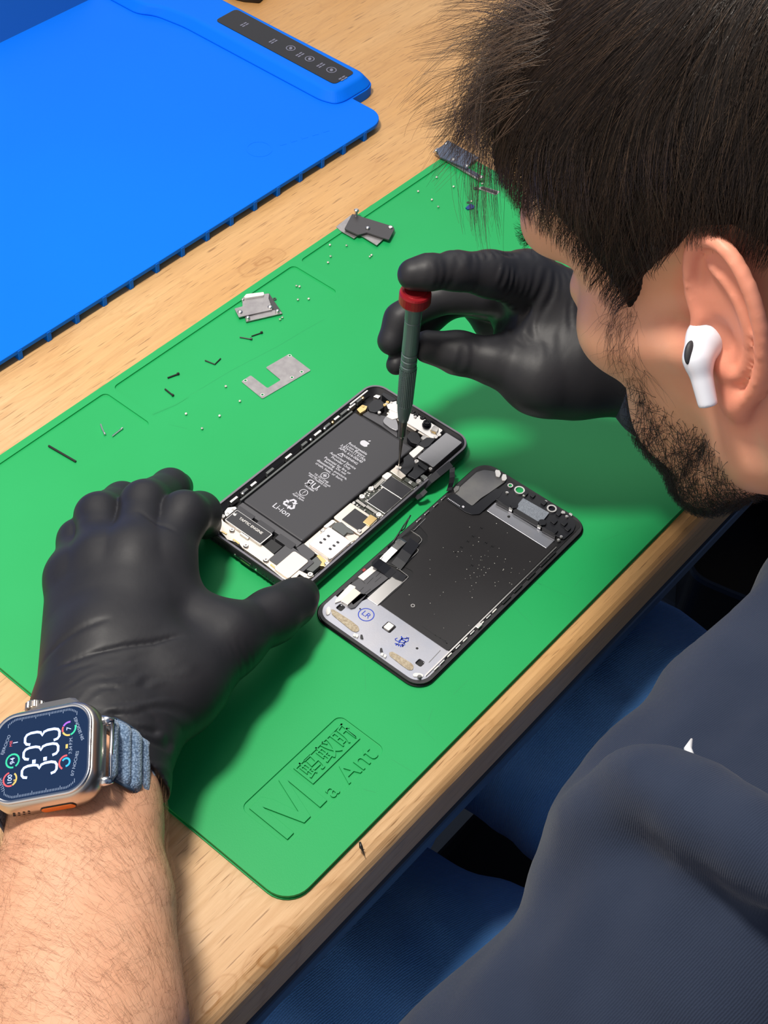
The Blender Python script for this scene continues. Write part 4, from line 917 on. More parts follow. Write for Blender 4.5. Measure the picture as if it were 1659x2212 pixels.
# pins and rods
KG = crop(80, 680, 3.19)
def rod(name, K, pts, r_, m, label, cat='pin', group=None, head=None):
    g = gz(*K(*pts[0])); P = [PZ(*K(*p), g+r_) for p in pts]; P = [np.array([p[0], p[1], g+r_+.02]) for p in P]
    t_ = thing(name, label, cat, (*P[0][:2], g), group); MB().tube(P, r_, 8).build('shaft', m, t_, smooth=False)
    if head:
        d = P[-1]-P[-2]; d /= np.linalg.norm(d); MB().lathe(P[-1]+[0, 0, max(0, head-r_)], d, [(head, -.2), (head, 1.0), (head*.5, 1.2)], 10).build('head', m, t_)
rod('black_rod', KG, [(80, 903), (268, 1012)], .62, M_rod, 'long thin black rod lying at the left end of the mat')
rod('small_pin', KG, [(1397, 155), (1470, 168)], .38, M_rod, 'lower left one of two dark pins beside the riveted bracket', head=.75)
rod('small_pin', KG, [(1478, 148), (1543, 126)], .38, M_rod, 'upper right one of two dark pins beside the riveted bracket', head=.75)
rod('bent_pin', KG, [(1158, 315), (1225, 342), (1265, 302)], .42, M_rod, 'thin black clip bent into a V shape')
rod('small_pin', KG, [(900, 435), (968, 410)], .5, M_rod, 'short black pin pointing up between tray corner and bent clip', head=.8)
rod('small_pin', KG, [(882, 512), (932, 553)], .5, M_rod, 'short black pin pointing down nearest the middle tray corner', head=.75)
rod('silver_pin', KG, [(438, 755), (448, 785), (465, 820)], .5, M_silver, 'curved silver pin in the left tray', head=.7)
rod('silver_pin', KG, [(518, 838), (582, 788)], .5, M_silver, 'straight silver pin in the left tray', head=.6)
# tiny screws: one master, then copies
def screw_master():
    t_ = thing('tiny_screw', 'x', 'screw', (0, 0, 0))
    MB().lathe((0, 0, .75), (.25, .1, 1), [(.35, -.55), (.35, .0), (.75, .0), (.75, .35), (.55, .5), (.25, .5), (.2, .3), (.02, .3)], 12).build('head', M_nickel, t_)
    return t_
master = screw_master(); used = [False]
SCR = [(KQ, 665, 822, 'left one of a close pair of screws in the middle tray', None), (KQ, 693, 828, 'right one of a close pair of screws in the middle tray', None),
 (KQ, 678, 945, 'tiny screw straight below the close pair of screws', None), (KQ, 775, 938, 'tiny screw to the lower right of the close pair of screws', None),
 (KQ, 965, 455, 'tiny screw on the far tray edge below the dark bracket', None), (KQ, 1113, 460, 'tiny screw directly under the dark bracket', None),
 (KQ, 970, 557, 'upper of two stacked screws below the dark bracket', None), (KQ, 947, 612, 'lower of two stacked screws below the dark bracket', None),
 (KQ, 518, 1122, 'screw touching another at the corner of riveted bracket', None), (KQ, 538, 1105, 'small screw just off the right corner of riveted bracket', None), (KQ, 1322, 560, 'left of two touching dull screws near the gloved fingertip', None), (KQ, 1338, 546, 'right of two touching dull screws near the gloved fingertip', None),
 (KG, 1300, 495, 'dark tiny screw left of the stepped grey shield', None), (KG, 1398, 597, 'tiny screw right below the left end of stepped grey shield', None), (KG, 1258, 698, 'silver screw in middle of the row above the phone', None),
 (KG, 1137, 785, 'lowest screw of those above the opened phone', None), (KG, 1027, 684, 'dark round screw furthest left of those above the phone', None),
 (KR, 437, 715, 'screw nearest the far corner shield', None), (KR, 690, 855, 'screw between corner shield and tiny blue bracket', None), (KR, 160, 925, 'leftmost screw in the far tray', None),
 (KR, 365, 1050, 'upper of two screws in the far tray middle', None), (KR, 460, 1155, 'lower of two screws in the far tray middle', None), (KR, 1115, 810, 'tiny screw between corner shield and narrow bracket', None), (KR, 955, 1075, 'tiny screw resting against the blue bracket', None)]
rb = random.Random(3)
for i, (K, x, y, lab, g) in enumerate(SCR):
    px, py = K(x, y); zg = gz(px, py); c = PZ(px, py, zg+.6)
    if i == 0: o = master
    else:
        o = master.copy(); link(o)
        for ch in list(master.children): q = ch.copy(); link(q); q.parent = o
    o.location = (c[0]*S, c[1]*S, (zg+.02)*S); o.rotation_euler = (0, 0, rb.uniform(0, 6.28)); o['label'] = lab; o['group'] = 'tiny screws scattered on the mat'
# lint at the mat's front edge
P = [PZ(*KE(x, y), z) for x, y, z in [(1175, 1180, 1.0), (1185, 1225, .2), (1195, 1245, -.5), (1205, 1270, -1.5), (1215, 1295, -2.3)]]
l_ = MB().tube(P, [.5, .9, .5, .25, .15], 7).tube([PZ(*KE(1200, 1250), -1.8), PZ(*KE(1215, 1240), -1.5)], .15, 5).build('lint_scrap', M_rod, smooth=True); tag(l_, 'scrap of black lint on the wooden bench edge', 'lint')
# light knife scratches in the mat
M_scr = mat('mat_scratch', (0.01, 0.33, 0.10), .6)
mb = MB()
def scr_(pts):
    P = [PZ(x, y, .03) for x, y in pts]
    for a, b in zip(P[:-1], P[1:]):
        d = b-a; n_ = np.array([-d[1], d[0], 0])/(np.linalg.norm(d)+1e-9)*.09; mb.add([a+n_, a-n_, b-n_, b+n_], [(0, 1, 2, 3)])
for pts in ([(700, 690), (660, 712), (600, 748), (500, 800), (380, 872), (330, 893)], [(365, 917), (405, 926)], [(1200, 1150), (1175, 1180)], [(1090, 1250), (1170, 1262)], [(1130, 1245), (1230, 1290)], [(1260, 1245), (1240, 1268)], [(1145, 1080), (1150, 1110)], [(980, 1500), (1010, 1470)], [(900, 1560), (940, 1600)], [(788, 1435), (790, 1490)], [(1300, 1170), (1370, 1140)], [(935, 1530), (925, 1560)], [(785, 1705), (812, 1712)], [(845, 1640), (900, 1672)], [(620, 1380), (650, 1372)], [(1080, 1280), (1150, 1350)]): scr_(pts)
mb.build('scratches', M_scr, gm)['kind'] = 'stuff'
# ---------------------------------------------------------------- screwdriver
M_drv = mat('grey_green_anodised', (0.15, 0.195, 0.20), .38, metal=.45)
M_red = mat('red_cap', (0.33, 0.012, 0.02), .35, metal=.3)
M_shaft = mat('dark_steel_shaft', (0.22, 0.21, 0.20), .25, metal=1.0)
tip = PZ(861.5, 1008, 8.2); tp = PZ(898, 628, 8.2+126.5); ax = tp-tip; Ld = np.linalg.norm(ax); ax /= Ld
t = thing('precision_screwdriver', 'grey precision screwdriver with a red swivel cap held upright in the right glove', 'screwdriver', tip)
MB().lathe(tip, ax, [(.35, 0), (.55, 3), (.6, 9), (1.0, 15), (1.3, 22), (1.45, 24)], 14).build('bit', M_shaft, t, smooth=True)
MB().lathe(tip, ax, [(1.5, 24), (2.0, 25), (2.1, 27), (2.3, 33), (2.3, 37.5), (2.0, 38)], 16).build('bit_holder', M_shaft, t)
hp2 = [(2.4, 36.5), (2.8, 37), (3.6, 43), (4.05, 48.5), (4.1, 49)]
MB().lathe(tip, ax, hp2, 28).build('nose_cone', M_drv, t, smooth=True)
# spiral knurling
mb = MB(); n_ = 36; h0, h1 = 49, 75; V = []; F = []; m_ = 40
tt = np.cross(ax, [1, 0, 0]); tt /= np.linalg.norm(tt); bb = np.cross(ax, tt)
for k in range(m_+1):
    h = h0+(h1-h0)*k/m_; f = k/m_; base_r = 4.1+.35*math.sin(math.pi*f)*0+(.35*f)
    for i in range(n_*4):
        a = 2*math.pi*i/(n_*4); ph_ = (a*22/(2*math.pi)+f*3.2) % 1.0; rr = base_r+(.16 if ph_ < .5 else -.12)
        V.append(tip+ax*h+rr*(math.cos(a)*tt+math.sin(a)*bb))
N4 = n_*4
for k in range(m_):
    for i in range(N4): j = (i+1) % N4; F.append((k*N4+i, k*N4+j, (k+1)*N4+j, (k+1)*N4+i))
mb.add(V, F); mb.build('knurled_grip', M_drv, t)
prof = [(4.35, 75)]
for k in range(3): h = 77+k*4.0; prof += [(4.3, h), (3.9, h+.4), (3.9, h+1.2), (4.3, h+1.6)]
prof += [(4.3, 90), (4.2, 95), (4.2, 107), (4.0, 107.3), (4.0, 107.9), (4.3, 108.2), (4.3, 119)]
MB().lathe(tip, ax, prof, 28).build('handle', M_drv, t)
MB().lathe(tip, ax, [(5.0, 118), (7.6, 119), (8.1, 120), (8.1, 125), (7.7, 126), (5.8, 126.2), (5.6, 126.9), (.1, 126.9)], 32).build('swivel_cap', M_red, t)
# ---------------------------------------------------------------- person: gloves, forearms
M_glove = mat('black_nitrile', (0.017, 0.017, 0.021), .50, spec=.34, bump=(300, .12, .5), noise=(45, (0.027, 0.027, 0.031), .5))
def skin_mat():
    m = mat('skin', (0.80, 0.45, 0.295), .5, spec=.35, sss=.12, bump=(900, .25, .2)); t = m.node_tree; b = t.nodes['Principled BSDF']; N = t.nodes.new; Lk = t.links.new
    tcn = N('ShaderNodeTexCoord'); n = N('ShaderNodeTexNoise'); n.inputs['Scale'].default_value = 38; n.inputs['Detail'].default_value = 6; Lk(tcn.outputs['Object'], n.inputs['Vector'])
    r_ = N('ShaderNodeMapRange'); r_.inputs['From Min'].default_value = .35; r_.inputs['From Max'].default_value = .68; r_.inputs['To Max'].default_value = .55; Lk(n.outputs['Fac'], r_.inputs['Value'])
    x = N('ShaderNodeMix'); x.data_type = 'RGBA'; x.inputs['A'].default_value = (0.78, 0.43, 0.27, 1); x.inputs['B'].default_value = (0.70, 0.33, 0.19, 1); Lk(r_.outputs[0], x.inputs['Factor'])
    at = N('ShaderNodeAttribute'); at.attribute_name = 'flush'; y = N('ShaderNodeMix'); y.data_type = 'RGBA'; y.inputs['B'].default_value = (0.86, 0.27, 0.19, 1)
    Lk(at.outputs['Fac'], y.inputs['Factor']); Lk(x.outputs['Result'], y.inputs['A']); Lk(y.outputs['Result'], b.inputs['Base Color']); return m
M_skin = skin_mat()
person = thing('person', 'dark-haired bearded person in navy hoodie and black gloves bending over the opened phone', 'person', (*D(90, 440), FLOOR))
def q3(px, py, z): return PZ(px, py, z).astype(np.float32)
def chain(pts):
    """[(px,py,z,r)...] -> list of cone primitives"""
    out = []
    for a, b in zip(pts[:-1], pts[1:]): out.append((q3(*a[:3]), q3(*b[:3]), a[3], b[3]))
    return out
def field(chains, k_in, k_out, dig=None):
    """each chain blended softly inside, chains blended by k_out between each other"""
    def f(P):
        d = None
        for ch in chains:
            e = None
            for a, b, ra, rb_ in ch:
                g = rcone(P, a, b, ra, rb_); e = g if e is None else smin(e, g, k_in)
            d = e if d is None else smin(d, e, k_out)
        return d
    return f
def bbox(chains, m=4):
    A = np.array([p for ch in chains for c_ in ch for p in (c_[0]-c_[2], c_[0]+c_[2], c_[1]-c_[3], c_[1]+c_[3])]); return A.min(0)-m, A.max(0)+m
# --- left hand
L_fing = [
 [(352, 1215, 45, 13.5), (398, 1114, 45, 12), (432, 1108, 30, 10.3), (444, 1130, 13, 8.6)],
 [(290, 1208, 50, 14), (312, 1090, 44, 11.8), (368, 1054, 26, 9.6), (384, 1052, 13, 8.4)],
 [(220, 1218, 46, 13.2), (214, 1116, 40, 11.6), (264, 1084, 23, 9.8), (292, 1078, 10, 8.2)],
 [(160, 1250, 38, 12.5), (172, 1168, 31, 10.5), (222, 1128, 15, 8.6), (240, 1122, 9, 7.8)]]
L_thumb = [(385, 1490, 37, 19), (500, 1380, 34, 14.6), (589, 1330, 26, 12.4), (632, 1302, 20, 10.4), (652, 1285, 17, 8.8)]
L_palm = [[(162, 1545, 42, 18), (160, 1250, 38, 13.5)], [(190, 1560, 46, 19), (220, 1218, 46, 14.5)], [(235, 1570, 46, 20), (290, 1208, 49, 15.5)], [(285, 1580, 42, 19), (352, 1218, 45, 14.5)], [(312, 1560, 38, 18), (385, 1480, 36, 19)], [(362, 1240, 42, 11), (425, 1345, 36, 13), (480, 1385, 33, 13)], [(230, 1400, 44, 22), (330, 1430, 40, 20)]]
L_cuff = [[(162, 1540, 42, 18.5), (165, 1600, 43, 21)], [(285, 1580, 41, 20), (262, 1690, 42, 22)], [(220, 1560, 45, 21), (210, 1650, 45, 23.5)]]
fch = [chain(c_) for c_ in L_fing]; tch = chain(L_thumb); pch = [chain(c_) for c_ in L_palm]; cch = [chain(c_) for c_ in L_cuff]
Lpal = field(pch+cch, 6, 9)
# creases & wrinkles pressed into the glove (picture path at height z, width, depth)
L_cr = [([(84, 1450, 48), (130, 1395, 58), (180, 1355, 66), (250, 1332, 68)], 1.5, .8), ([(95, 1480, 48), (150, 1440, 60), (240, 1402, 66), (330, 1390, 62), (405, 1378, 55)], 1.4, 1.3),
 ([(90, 1500, 48), (160, 1455, 62), (215, 1432, 66)], 1.2, .8), ([(436, 1360, 42), (448, 1420, 40), (444, 1480, 38), (425, 1525, 36)], 1.6, 1.0), ([(150, 1500, 60), (230, 1470, 66), (310, 1462, 60)], 1.3, .7),
 ([(175, 1190, 52), (205, 1182, 58), (225, 1174, 62)], 1.2, .6), ([(290, 1102, 58), (325, 1122, 60), (370, 1150, 58)], 1.2, .6), ([(330, 1125, 58), (370, 1150, 57), (405, 1180, 52)], 1.1, .6), ([(240, 1560, 66), (280, 1600, 64), (320, 1660, 56)], 1.6, 1.0), ([(300, 1530, 62), (345, 1570, 56), (362, 1610, 48)], 1.5, 1.1), ([(180, 1545, 64), (240, 1545, 66), (300, 1580, 62)], 1.3, .9), ([(340, 1540, 50), (330, 1600, 55), (345, 1660, 45)], 1.4, .9)]
for i in range(6): L_cr.append(([(470+i*17, 1395-i*4, 46), (480+i*18, 1432-i*10, 38), (470+i*18, 1470-i*16, 30)], 1.0, .7))
def crease_fn(L, proj=True):
    """grooves: compare along the viewing-independent vertical, so use distance in plan and a generous height"""
    data = [(np.array([q3(*p) for p in pts]), w_, d_) for pts, w_, d_ in L]
    def f(P):
        out = np.zeros(len(P), np.float32)
        for pts, w_, d_ in data:
            lo = pts.min(0)-14; hi = pts.max(0)+14; m = ((P > lo) & (P < hi)).all(1)
            if not m.any(): continue
            Q = P[m]; d = None
            for a, b in zip(pts[:-1], pts[1:]):
                e = rcone(Q*np.array([1, 1, .35], np.float32), a*np.array([1, 1, .35]), b*np.array([1, 1, .35]), 0, 0); d = e if d is None else np.minimum(d, e)
            en_ = np.minimum(np.linalg.norm((Q-pts[0])[:, :2], axis=1), np.linalg.norm((Q-pts[-1])[:, :2], axis=1)); out[m] += d_*np.exp(-(d/w_)**2)*np.clip(en_/9, .05, 1)
        return out
    return f
Lcr = crease_fn(L_cr)
cutA, cutB = PZ(60, 1560, 40), PZ(352, 1712, 40)
cn = np.array([cutB[1]-cutA[1], -(cutB[0]-cutA[0]), 0]); cn /= np.linalg.norm(cn)
if (PZ(200, 1900, 40)-cutA)@cn < 0: cn = -cn
cn = cn.astype(np.float32); cA = cutA.astype(np.float32)
def wrinkle(P, a, c0, amp, freq, rr):
    """ripples running across direction a around centre c0"""
    a = np.asarray(a, np.float32)/np.linalg.norm(a); q = P-c0; s_ = q@a; w_ = np.exp(-(np.einsum('ij,ij->i', q, q))/rr**2)
    wob = np.sin(q[:, 0]*.21+q[:, 1]*.13)*1.6+np.sin(q[:, 1]*.37-q[:, 2]*.2)
    br_ = np.clip(.45+np.sin(q[:, 0]*.33-q[:, 1]*.41+q[:, 2]*.2)+.6*np.sin(q[:, 0]*.17+q[:, 1]*.29), 0, 1)
    return amp*w_*br_*np.sin(s_*freq+wob)
wc1 = q3(290, 1585, 62); wd1 = (q3(240, 1480, 60)-q3(330, 1660, 60))
wd1b = np.array([wd1[1]*.9+wd1[0]*.3, -wd1[0]*.8, 6], np.float32)
wc2 = q3(515, 1440, 36); wd2 = (q3(470, 1400, 36)-q3(600, 1350, 36))
def Lglove(P):
    d = Lpal(P); t_ = None
    for a, b, ra, rb_ in tch: e = rcone(P, a, b, ra, rb_); t_ = e if t_ is None else smin(t_, e, 8)
    d = smin(d, t_, 14)
    fu = None
    for ch in fch:
        e = None
        for a, b, ra, rb_ in ch: g = rcone(P, a, b, ra, rb_); e = g if e is None else smin(e, g, 5)
        fu = e if fu is None else smin(fu, e, 1.2)
    d = smin(d, fu, 9)
    d = d+Lcr(P)+wrinkle(P, wd1, wc1, .8, .95, 27)+wrinkle(P, wd2, wc2, .22, 1.9, 14)
    dc = (P-cA)@cn
    d = np.maximum(d, dc)
    xl = (P[:, 0]-PX)*math.cos(PT)+(P[:, 1]-PY)*math.sin(PT); yl = -(P[:, 0]-PX)*math.sin(PT)+(P[:, 1]-PY)*math.cos(PT)
    qx = np.abs(xl)-(W2-9); qy = np.abs(yl)-(L2-9); pd_ = np.hypot(np.maximum(qx, 0), np.maximum(qy, 0))+np.minimum(np.maximum(qx, qy), 0)-9.15
    d = np.maximum(d, -np.maximum(pd_, P[:, 2]-8.7))
    return np.maximum(d, .25-P[:, 2])
lo, hi = bbox(fch+[tch]+pch+cch)
V, F = surface_nets(Lglove, lo, hi, .85)
V = laplace(V, F, 2, .5)
gl = mk('glove', V, F, M_glove, person, True, label='black nitrile glove on the left hand')
# --- right hand holding the driver
R_ch = dict(
 index=[(893, 593, 143, 8.0), (925, 588, 144, 8.5), (985, 585, 141, 9.4), (1058, 592, 134, 11.5), (1135, 606, 122, 15)],
 thumb=[(925, 749, 94, 8.6), (990, 762, 92, 10.9), (1075, 782, 90, 12.4), (1150, 812, 86, 16.5), (1235, 815, 82, 19)],
 middle=[(846, 736, 76, 7.8), (866, 690, 84, 8.6), (925, 648, 92, 9.3), (1000, 630, 98, 11), (1120, 635, 105, 14)],
 ring=[(856, 788, 64, 5.6), (885, 738, 70, 7.6), (925, 685, 76, 8.6), (985, 640, 82, 10), (1100, 650, 90, 13)],
 pinky=[(1020, 662, 72, 7), (1060, 700, 68, 8.6), (1130, 700, 78, 12)])
R_pl = [[(1135, 606, 120, 15.5), (1330, 730, 92, 23)], [(1130, 640, 104, 14), (1330, 760, 88, 23)], [(1110, 680, 88, 13), (1330, 780, 84, 22)], [(1190, 820, 84, 18), (1340, 800, 84, 24)], [(1180, 720, 96, 20), (1250, 760, 92, 22)], [(1330, 770, 88, 25), (1450, 820, 86, 25)], [(1100, 740, 84, 9), (1160, 730, 90, 12)]]
rf = {k: chain(v) for k, v in R_ch.items()}; rp_ = [chain(c_) for c_ in R_pl]; Rpal = field(rp_, 6, 9)
R_cr = [([(1118, 570, 140), (1135, 600, 146), (1130, 650, 136)], 1.4, 1.6), ([(1095, 725, 105), (1120, 690, 112), (1160, 650, 118), (1210, 600, 118)], 1.6, 1.8), ([(1130, 722, 100), (1180, 685, 108), (1215, 640, 112)], 1.6, 1.3),
 ([(1060, 545, 146), (1090, 550, 144), (1125, 548, 140)], 1.4, 1.2), ([(1350, 900, 80), (1330, 860, 95), (1380, 820, 100)], 2.2, 1.8), ([(950, 600, 152), (985, 608, 148), (1010, 595, 150)], 1.6, 1.1), ([(890, 575, 152), (910, 600, 152), (925, 612, 148)], 2.2, .9)]
Rcr = crease_fn(R_cr)
wc3 = q3(1075, 590, 142); wd3 = q3(1000, 585, 140)-q3(1110, 605, 128)
wc4 = q3(1165, 640, 122); wc5 = q3(985, 585, 144)
wc6 = q3(965, 780, 98)
drv_a = (tip+ax*40).astype(np.float32); drv_b = (tip+ax*117).astype(np.float32)
def Rglove(P):
    d = Rpal(P)
    for k, ch in rf.items():
        e = None
        for a, b, ra, rb_ in ch: g = rcone(P, a, b, ra, rb_); e = g if e is None else smin(e, g, 4)
        d = smin(d, e, {'index': 5, 'thumb': 14}.get(k, 2.5))
    d = d+Rcr(P)+wrinkle(P, wd3, wc3, .6, 1.7, 15)+wrinkle(P, wd3, wc4, .5, 1.3, 22)+wrinkle(P, wd3, wc5, .35, 1.1, 16)+wrinkle(P, wd3, wc6, .35, .9, 16)
    return np.maximum(d, -(rcone(P, drv_a, drv_b, 4.4, 4.4)-.1))
lo, hi = bbox(list(rf.values())+rp_)
V, F = surface_nets(Rglove, lo, hi, .85); V = laplace(V, F, 2, .5)
mk('glove', V, F, M_glove, person, True, label='black nitrile glove on the right hand')
# cuff of the right glove
# --- forearm skin (left), one piece with the hidden hand core
fa = [[(175, 1570, 43, 17), (150, 1760, 44, 24), (122, 1950, 49, 27.5), (100, 2212, 56, 31)], [(265, 1590, 41, 17), (230, 1765, 43, 22), (238, 1950, 47, 24.5), (250, 2212, 53, 28)], [(205, 1570, 44, 17), (192, 1765, 45, 24), (185, 1950, 50, 27), (175, 2212, 57, 31)]]
fchs = [chain(c_) for c_ in fa]
w1, w2 = q3(180, 1950, 49), q3(172, 2212, 56); ELB = (w2+(w2-w1)*1.9).astype(np.float32); ELB[2] = 78
fchs.append([(w2, ELB, 33, 42)])
Farm = field(fchs, 8, 10)
# ---------------------------------------------------------------- wristwatch on the left wrist
M_ti = mat('brushed_titanium', (0.62, 0.56, 0.49), .3, metal=1.0, bump=(1400, .12, .1))
M_tiring = mat('polished_edge', (0.75, 0.76, 0.80), .2, metal=1.0)
M_disp = mat('watch_display', (0.006, 0.014, 0.035), .08, spec=.6, emit=((0.006, 0.016, 0.05), 1.0))
M_dig = mat('lit_digits', (.4, .5, .9), .5, emit=((0.42, 0.55, 0.95), 1.0))
M_dim = mat('dim_lit_text', (.2, .25, .35), .5, emit=((0.22, 0.28, 0.38), .8))
M_org = mat('orange_button', (0.75, 0.17, 0.012), .4)
def lit(n_, c_): return mat(n_, tuple(x*.5 for x in c_), .5, emit=(c_, 1.0))
M_g, M_r, M_y, M_p, M_b = lit('lit_green', (0.02, .50, .28)), lit('lit_red', (.65, .08, .10)), lit('lit_yellow', (.65, .45, .12)), lit('lit_violet', (.35, .1, .75)), lit('lit_cyan', (.02, .4, .8))
CMm = np.stack([rt, up, -fw], 1)
wn = CMm@np.array([-.28, .48, .83]); wn /= np.linalg.norm(wn)
wx = CMm@np.array([1.0, .235, .25]); wx -= wn*(wx@wn); wx /= np.linalg.norm(wx); wy = np.cross(wn, wx)
W0 = PZ(89, 1627, 86.0)
def PW(px, py, h=0.0):
    d = PR(px, py); o_ = W0+wn*h; return CAMP+d*(((o_-CAMP)@wn)/(d@wn))
def WF(x, y, h=0.0): return W0+wx*x+wy*y+wn*h
watch = thing('wristwatch', 'titanium smartwatch with blue woven strap on the left wrist, showing 3:33', 'watch', W0-wn*14)
def wloft(prof, m, name, par=None, x0=0, y0=0, a=24.4, b=21.9, r_=12.5, n=10, sm=True):
    V = []; F = []; k_ = 0
    for i_, h in prof:
        q = rrect(-a+i_+x0, -b+i_+y0, a-i_+x0, b-i_+y0, max(r_-i_, 1), n); k_ = len(q); V += [WF(x, y, h) for x, y in q]
    for j in range(len(prof)-1): F += [(j*k_+i, j*k_+(i+1) % k_, (j+1)*k_+(i+1) % k_, (j+1)*k_+i) for i in range(k_)]
    F.append(tuple(range(k_))[::-1]); F.append(tuple(range((len(prof)-1)*k_, len(prof)*k_)))
    return mk(name, V, F, m, par or watch, sm)
wloft([(5, -13.6), (2.2, -12.6), (.6, -10.5), (0, -8), (0, -5), (.5, -2.6), (1.5, -1.0), (2.2, -.45)], M_ti, 'case')
wloft([(2.2, -.5), (2.2, .35), (2.6, .6), (3.4, .6), (3.8, .25)], M_tiring, 'bezel')
wloft([(3.7, .2), (3.7, .3)], M_disp, 'display', sm=False)
KW = crop(0, 1480, 3.95)
def wstroke(mb, pts, wd, h=.36, closed=False):
    """pts in watch plane coords"""
    P = [np.asarray(p, float) for p in pts]
    L_, R_ = [], []
    for k, p in enumerate(P):
        a = P[max(k-1, 0)]; b = P[min(k+1, len(P)-1)]; d = b-a; d /= np.linalg.norm(d)+1e-9; n_ = np.array([-d[1], d[0]])*wd; L_.append(p+n_); R_.append(p-n_)
    V = [WF(*q, h) for q in L_]+[WF(*q, h) for q in R_]; m_ = len(P); mb.add(V, [(k, m_+k, m_+k+1, k+1) for k in range(m_-1)])
def wq(px, py):
    q = PW(*KW(px, py), .3)-W0; return np.array([q@wx, q@wy])
# reading direction is +wy, letters' tops point to -wx
def glyph3(c, w_, h_):
    g_ = [(0, .84), (.08, .95), (.28, 1), (.68, 1), (.9, .95), (1, .84), (1, .66), (.9, .55), (.62, .5), (.9, .45), (1, .34), (1, .16), (.9, .05), (.68, 0), (.28, 0), (.08, .05), (0, .16)]
    return [np.array([c[0]-(y-.5)*h_, c[1]+(x-.5)*w_]) for x, y in g_]
mb = MB()
for (x, y) in ((330, 700), (345, 545), (358, 430)): pass
C_ = [wq(335, 722), wq(349, 566), wq(361, 440)]
for c_ in C_: wstroke(mb, glyph3(c_, 5.0, 15.4), .56)
for x, y in ((290, 652), (385, 628)): c_ = wq(x, y); wstroke(mb, [c_-[.8, 0], c_+[.8, 0]], .8)
mb.build('time_digits', M_dig, watch)
def arc(c_, r_, a0, a1, wd, m, name='gauge_arc'):
    mb = MB(); wstroke(mb, [c_+r_*np.array([-math.sin(t), math.cos(t)]) for t in np.radians(np.linspace(a0, a1, 16))], wd); mb.build(name, m, watch)
c1_, c2_, c3_, c4_ = wq(108, 647), wq(85, 805), wq(590, 370), wq(562, 658)
arc(c1_, 2.9, -150, 190, .38, M_g); arc(c2_, 2.9, 10, 200, .35, M_r); arc(c2_, 2.9, 205, 320, .35, M_y)
arc(c3_, 2.9, -10, 60, .38, M_p); arc(c3_, 2.9, 65, 110, .38, M_r); arc(c3_, 2.9, 115, 190, .38, M_y); arc(c3_, 2.9, 195, 290, .38, M_g)
arc(c4_, 2.9, -10, 150, .38, M_r); arc(c4_, 1.7, 180, 420, .4, M_b)
def wtext(x, y, t_, size, m, rot=0.0, **k):
    c_ = wq(x, y); mb = MB(); ca, sa = math.cos(rot), math.sin(rot)
    def fn(a, b): a, b = a*ca-b*sa, a*sa+b*ca; return WF(c_[0]-b, c_[1]+a, .36)
    flat_text(mb, t_, size, fn, **k); mb.build('display_text', m, watch)
wtext(108, 647, '94', 3.0, M_dig); wtext(85, 805, '100', 2.8, M_dig); wtext(590, 370, '7', 3.0, M_dig)
wtext(95, 500, 'MIE', 1.7, M_r); wtext(135, 490, '1', 3.2, M_dig); wtext(605, 515, '7:34 P.M.', 2.0, M_dim); wtext(128, 820, '68', 1.8, M_y)
wtext(675, 370, 'SIN SESIONES', 1.9, M_dim, .35); wtext(640, 668, '0/7 NOCHES', 1.9, M_dim, -.2); wtext(50, 510, 'EJERCICIO', 1.9, M_dim, -.35); wtext(15, 850, 'LLUVIA', 1.9, M_dim, .3)
for sgn in (1, -1):      # minute ticks along the two long sides
    mb = MB()
    for k in range(46):
        f = k/45; x = -15.5+31*f; L__ = .75 if k % 9 else 1.3; y = sgn*(17.4-(2.2*max(0, abs(x)-11.5)/4)**1.6*.55); wstroke(mb, [np.array([x, y]), np.array([x, y-sgn*L__*1.3])], .10)
    mb.build('minute_ticks', M_dim, watch)
mb = MB(); c_ = wq(570, 522); wstroke(mb, [c_+np.array([0, -.9]), c_+np.array([0, .9])], .5); mb.build('sunset_icon', M_y, watch)
# crown, guard, side button, action button, speaker holes, lugs
cg = np.concatenate([[WF(x, 21.0, h) for x, h in ((-12, -9.5), (-8, -11), (12, -11), (15, -9), (15, -4), (12, -2.2), (-8, -2.2), (-12, -4))], [WF(x, 24.0, h) for x, h in ((-9, -9), (-6, -10), (10, -10), (12, -8.5), (12, -4.5), (10, -3.2), (-6, -3.2), (-9, -4.5))]])
mk('crown_guard', cg, [tuple(range(8)), tuple(range(8, 16))[::-1]]+[(i, 8+i, 8+(i+1) % 8, (i+1) % 8) for i in range(8)], M_ti, watch); 
cr_c = WF(-7.0, 22.5, -6.4); prof = []
mb = MB(); V = []; F = []; n_ = 64
for k, (rr, h) in enumerate([(3.6, 0), (4.5, .4), (4.5, 3.0), (3.9, 3.5)]):
    for i in range(n_):
        a = 2*math.pi*i/n_; r2 = rr*(1.0 if i % 4 < 2 or k in (0, 3) else .93); V.append(cr_c+wy*h+r2*(math.cos(a)*wx+math.sin(a)*wn))
for k in range(3): F += [(k*n_+i, k*n_+(i+1) % n_, (k+1)*n_+(i+1) % n_, (k+1)*n_+i) for i in range(n_)]
F.append(tuple(range(3*n_, 4*n_))); mb.add(V, F).build('crown', M_ti, watch)
def sidebar(name, x0, x1, y, h0, h1, dep, m, r_=1.6):
    q = rrect(x0, h0, x1, h1, r_, 5); k_ = len(q); V = [WF(a, y, b) for a, b in q]+[WF(a, y-dep, b) for a, b in q]
    mk(name, V, [tuple(range(k_)), tuple(range(k_, 2*k_))[::-1]]+[(i, k_+i, k_+(i+1) % k_, (i+1) % k_) for i in range(k_)], m, watch)
sidebar('action_button_rim', -2.2, 13.2, -21.6, -8.6, -4.2, .5, M_cord, 2.0); sidebar('action_button', -1.8, 12.8, -21.6, -8.3, -4.5, .75, M_org, 1.8)
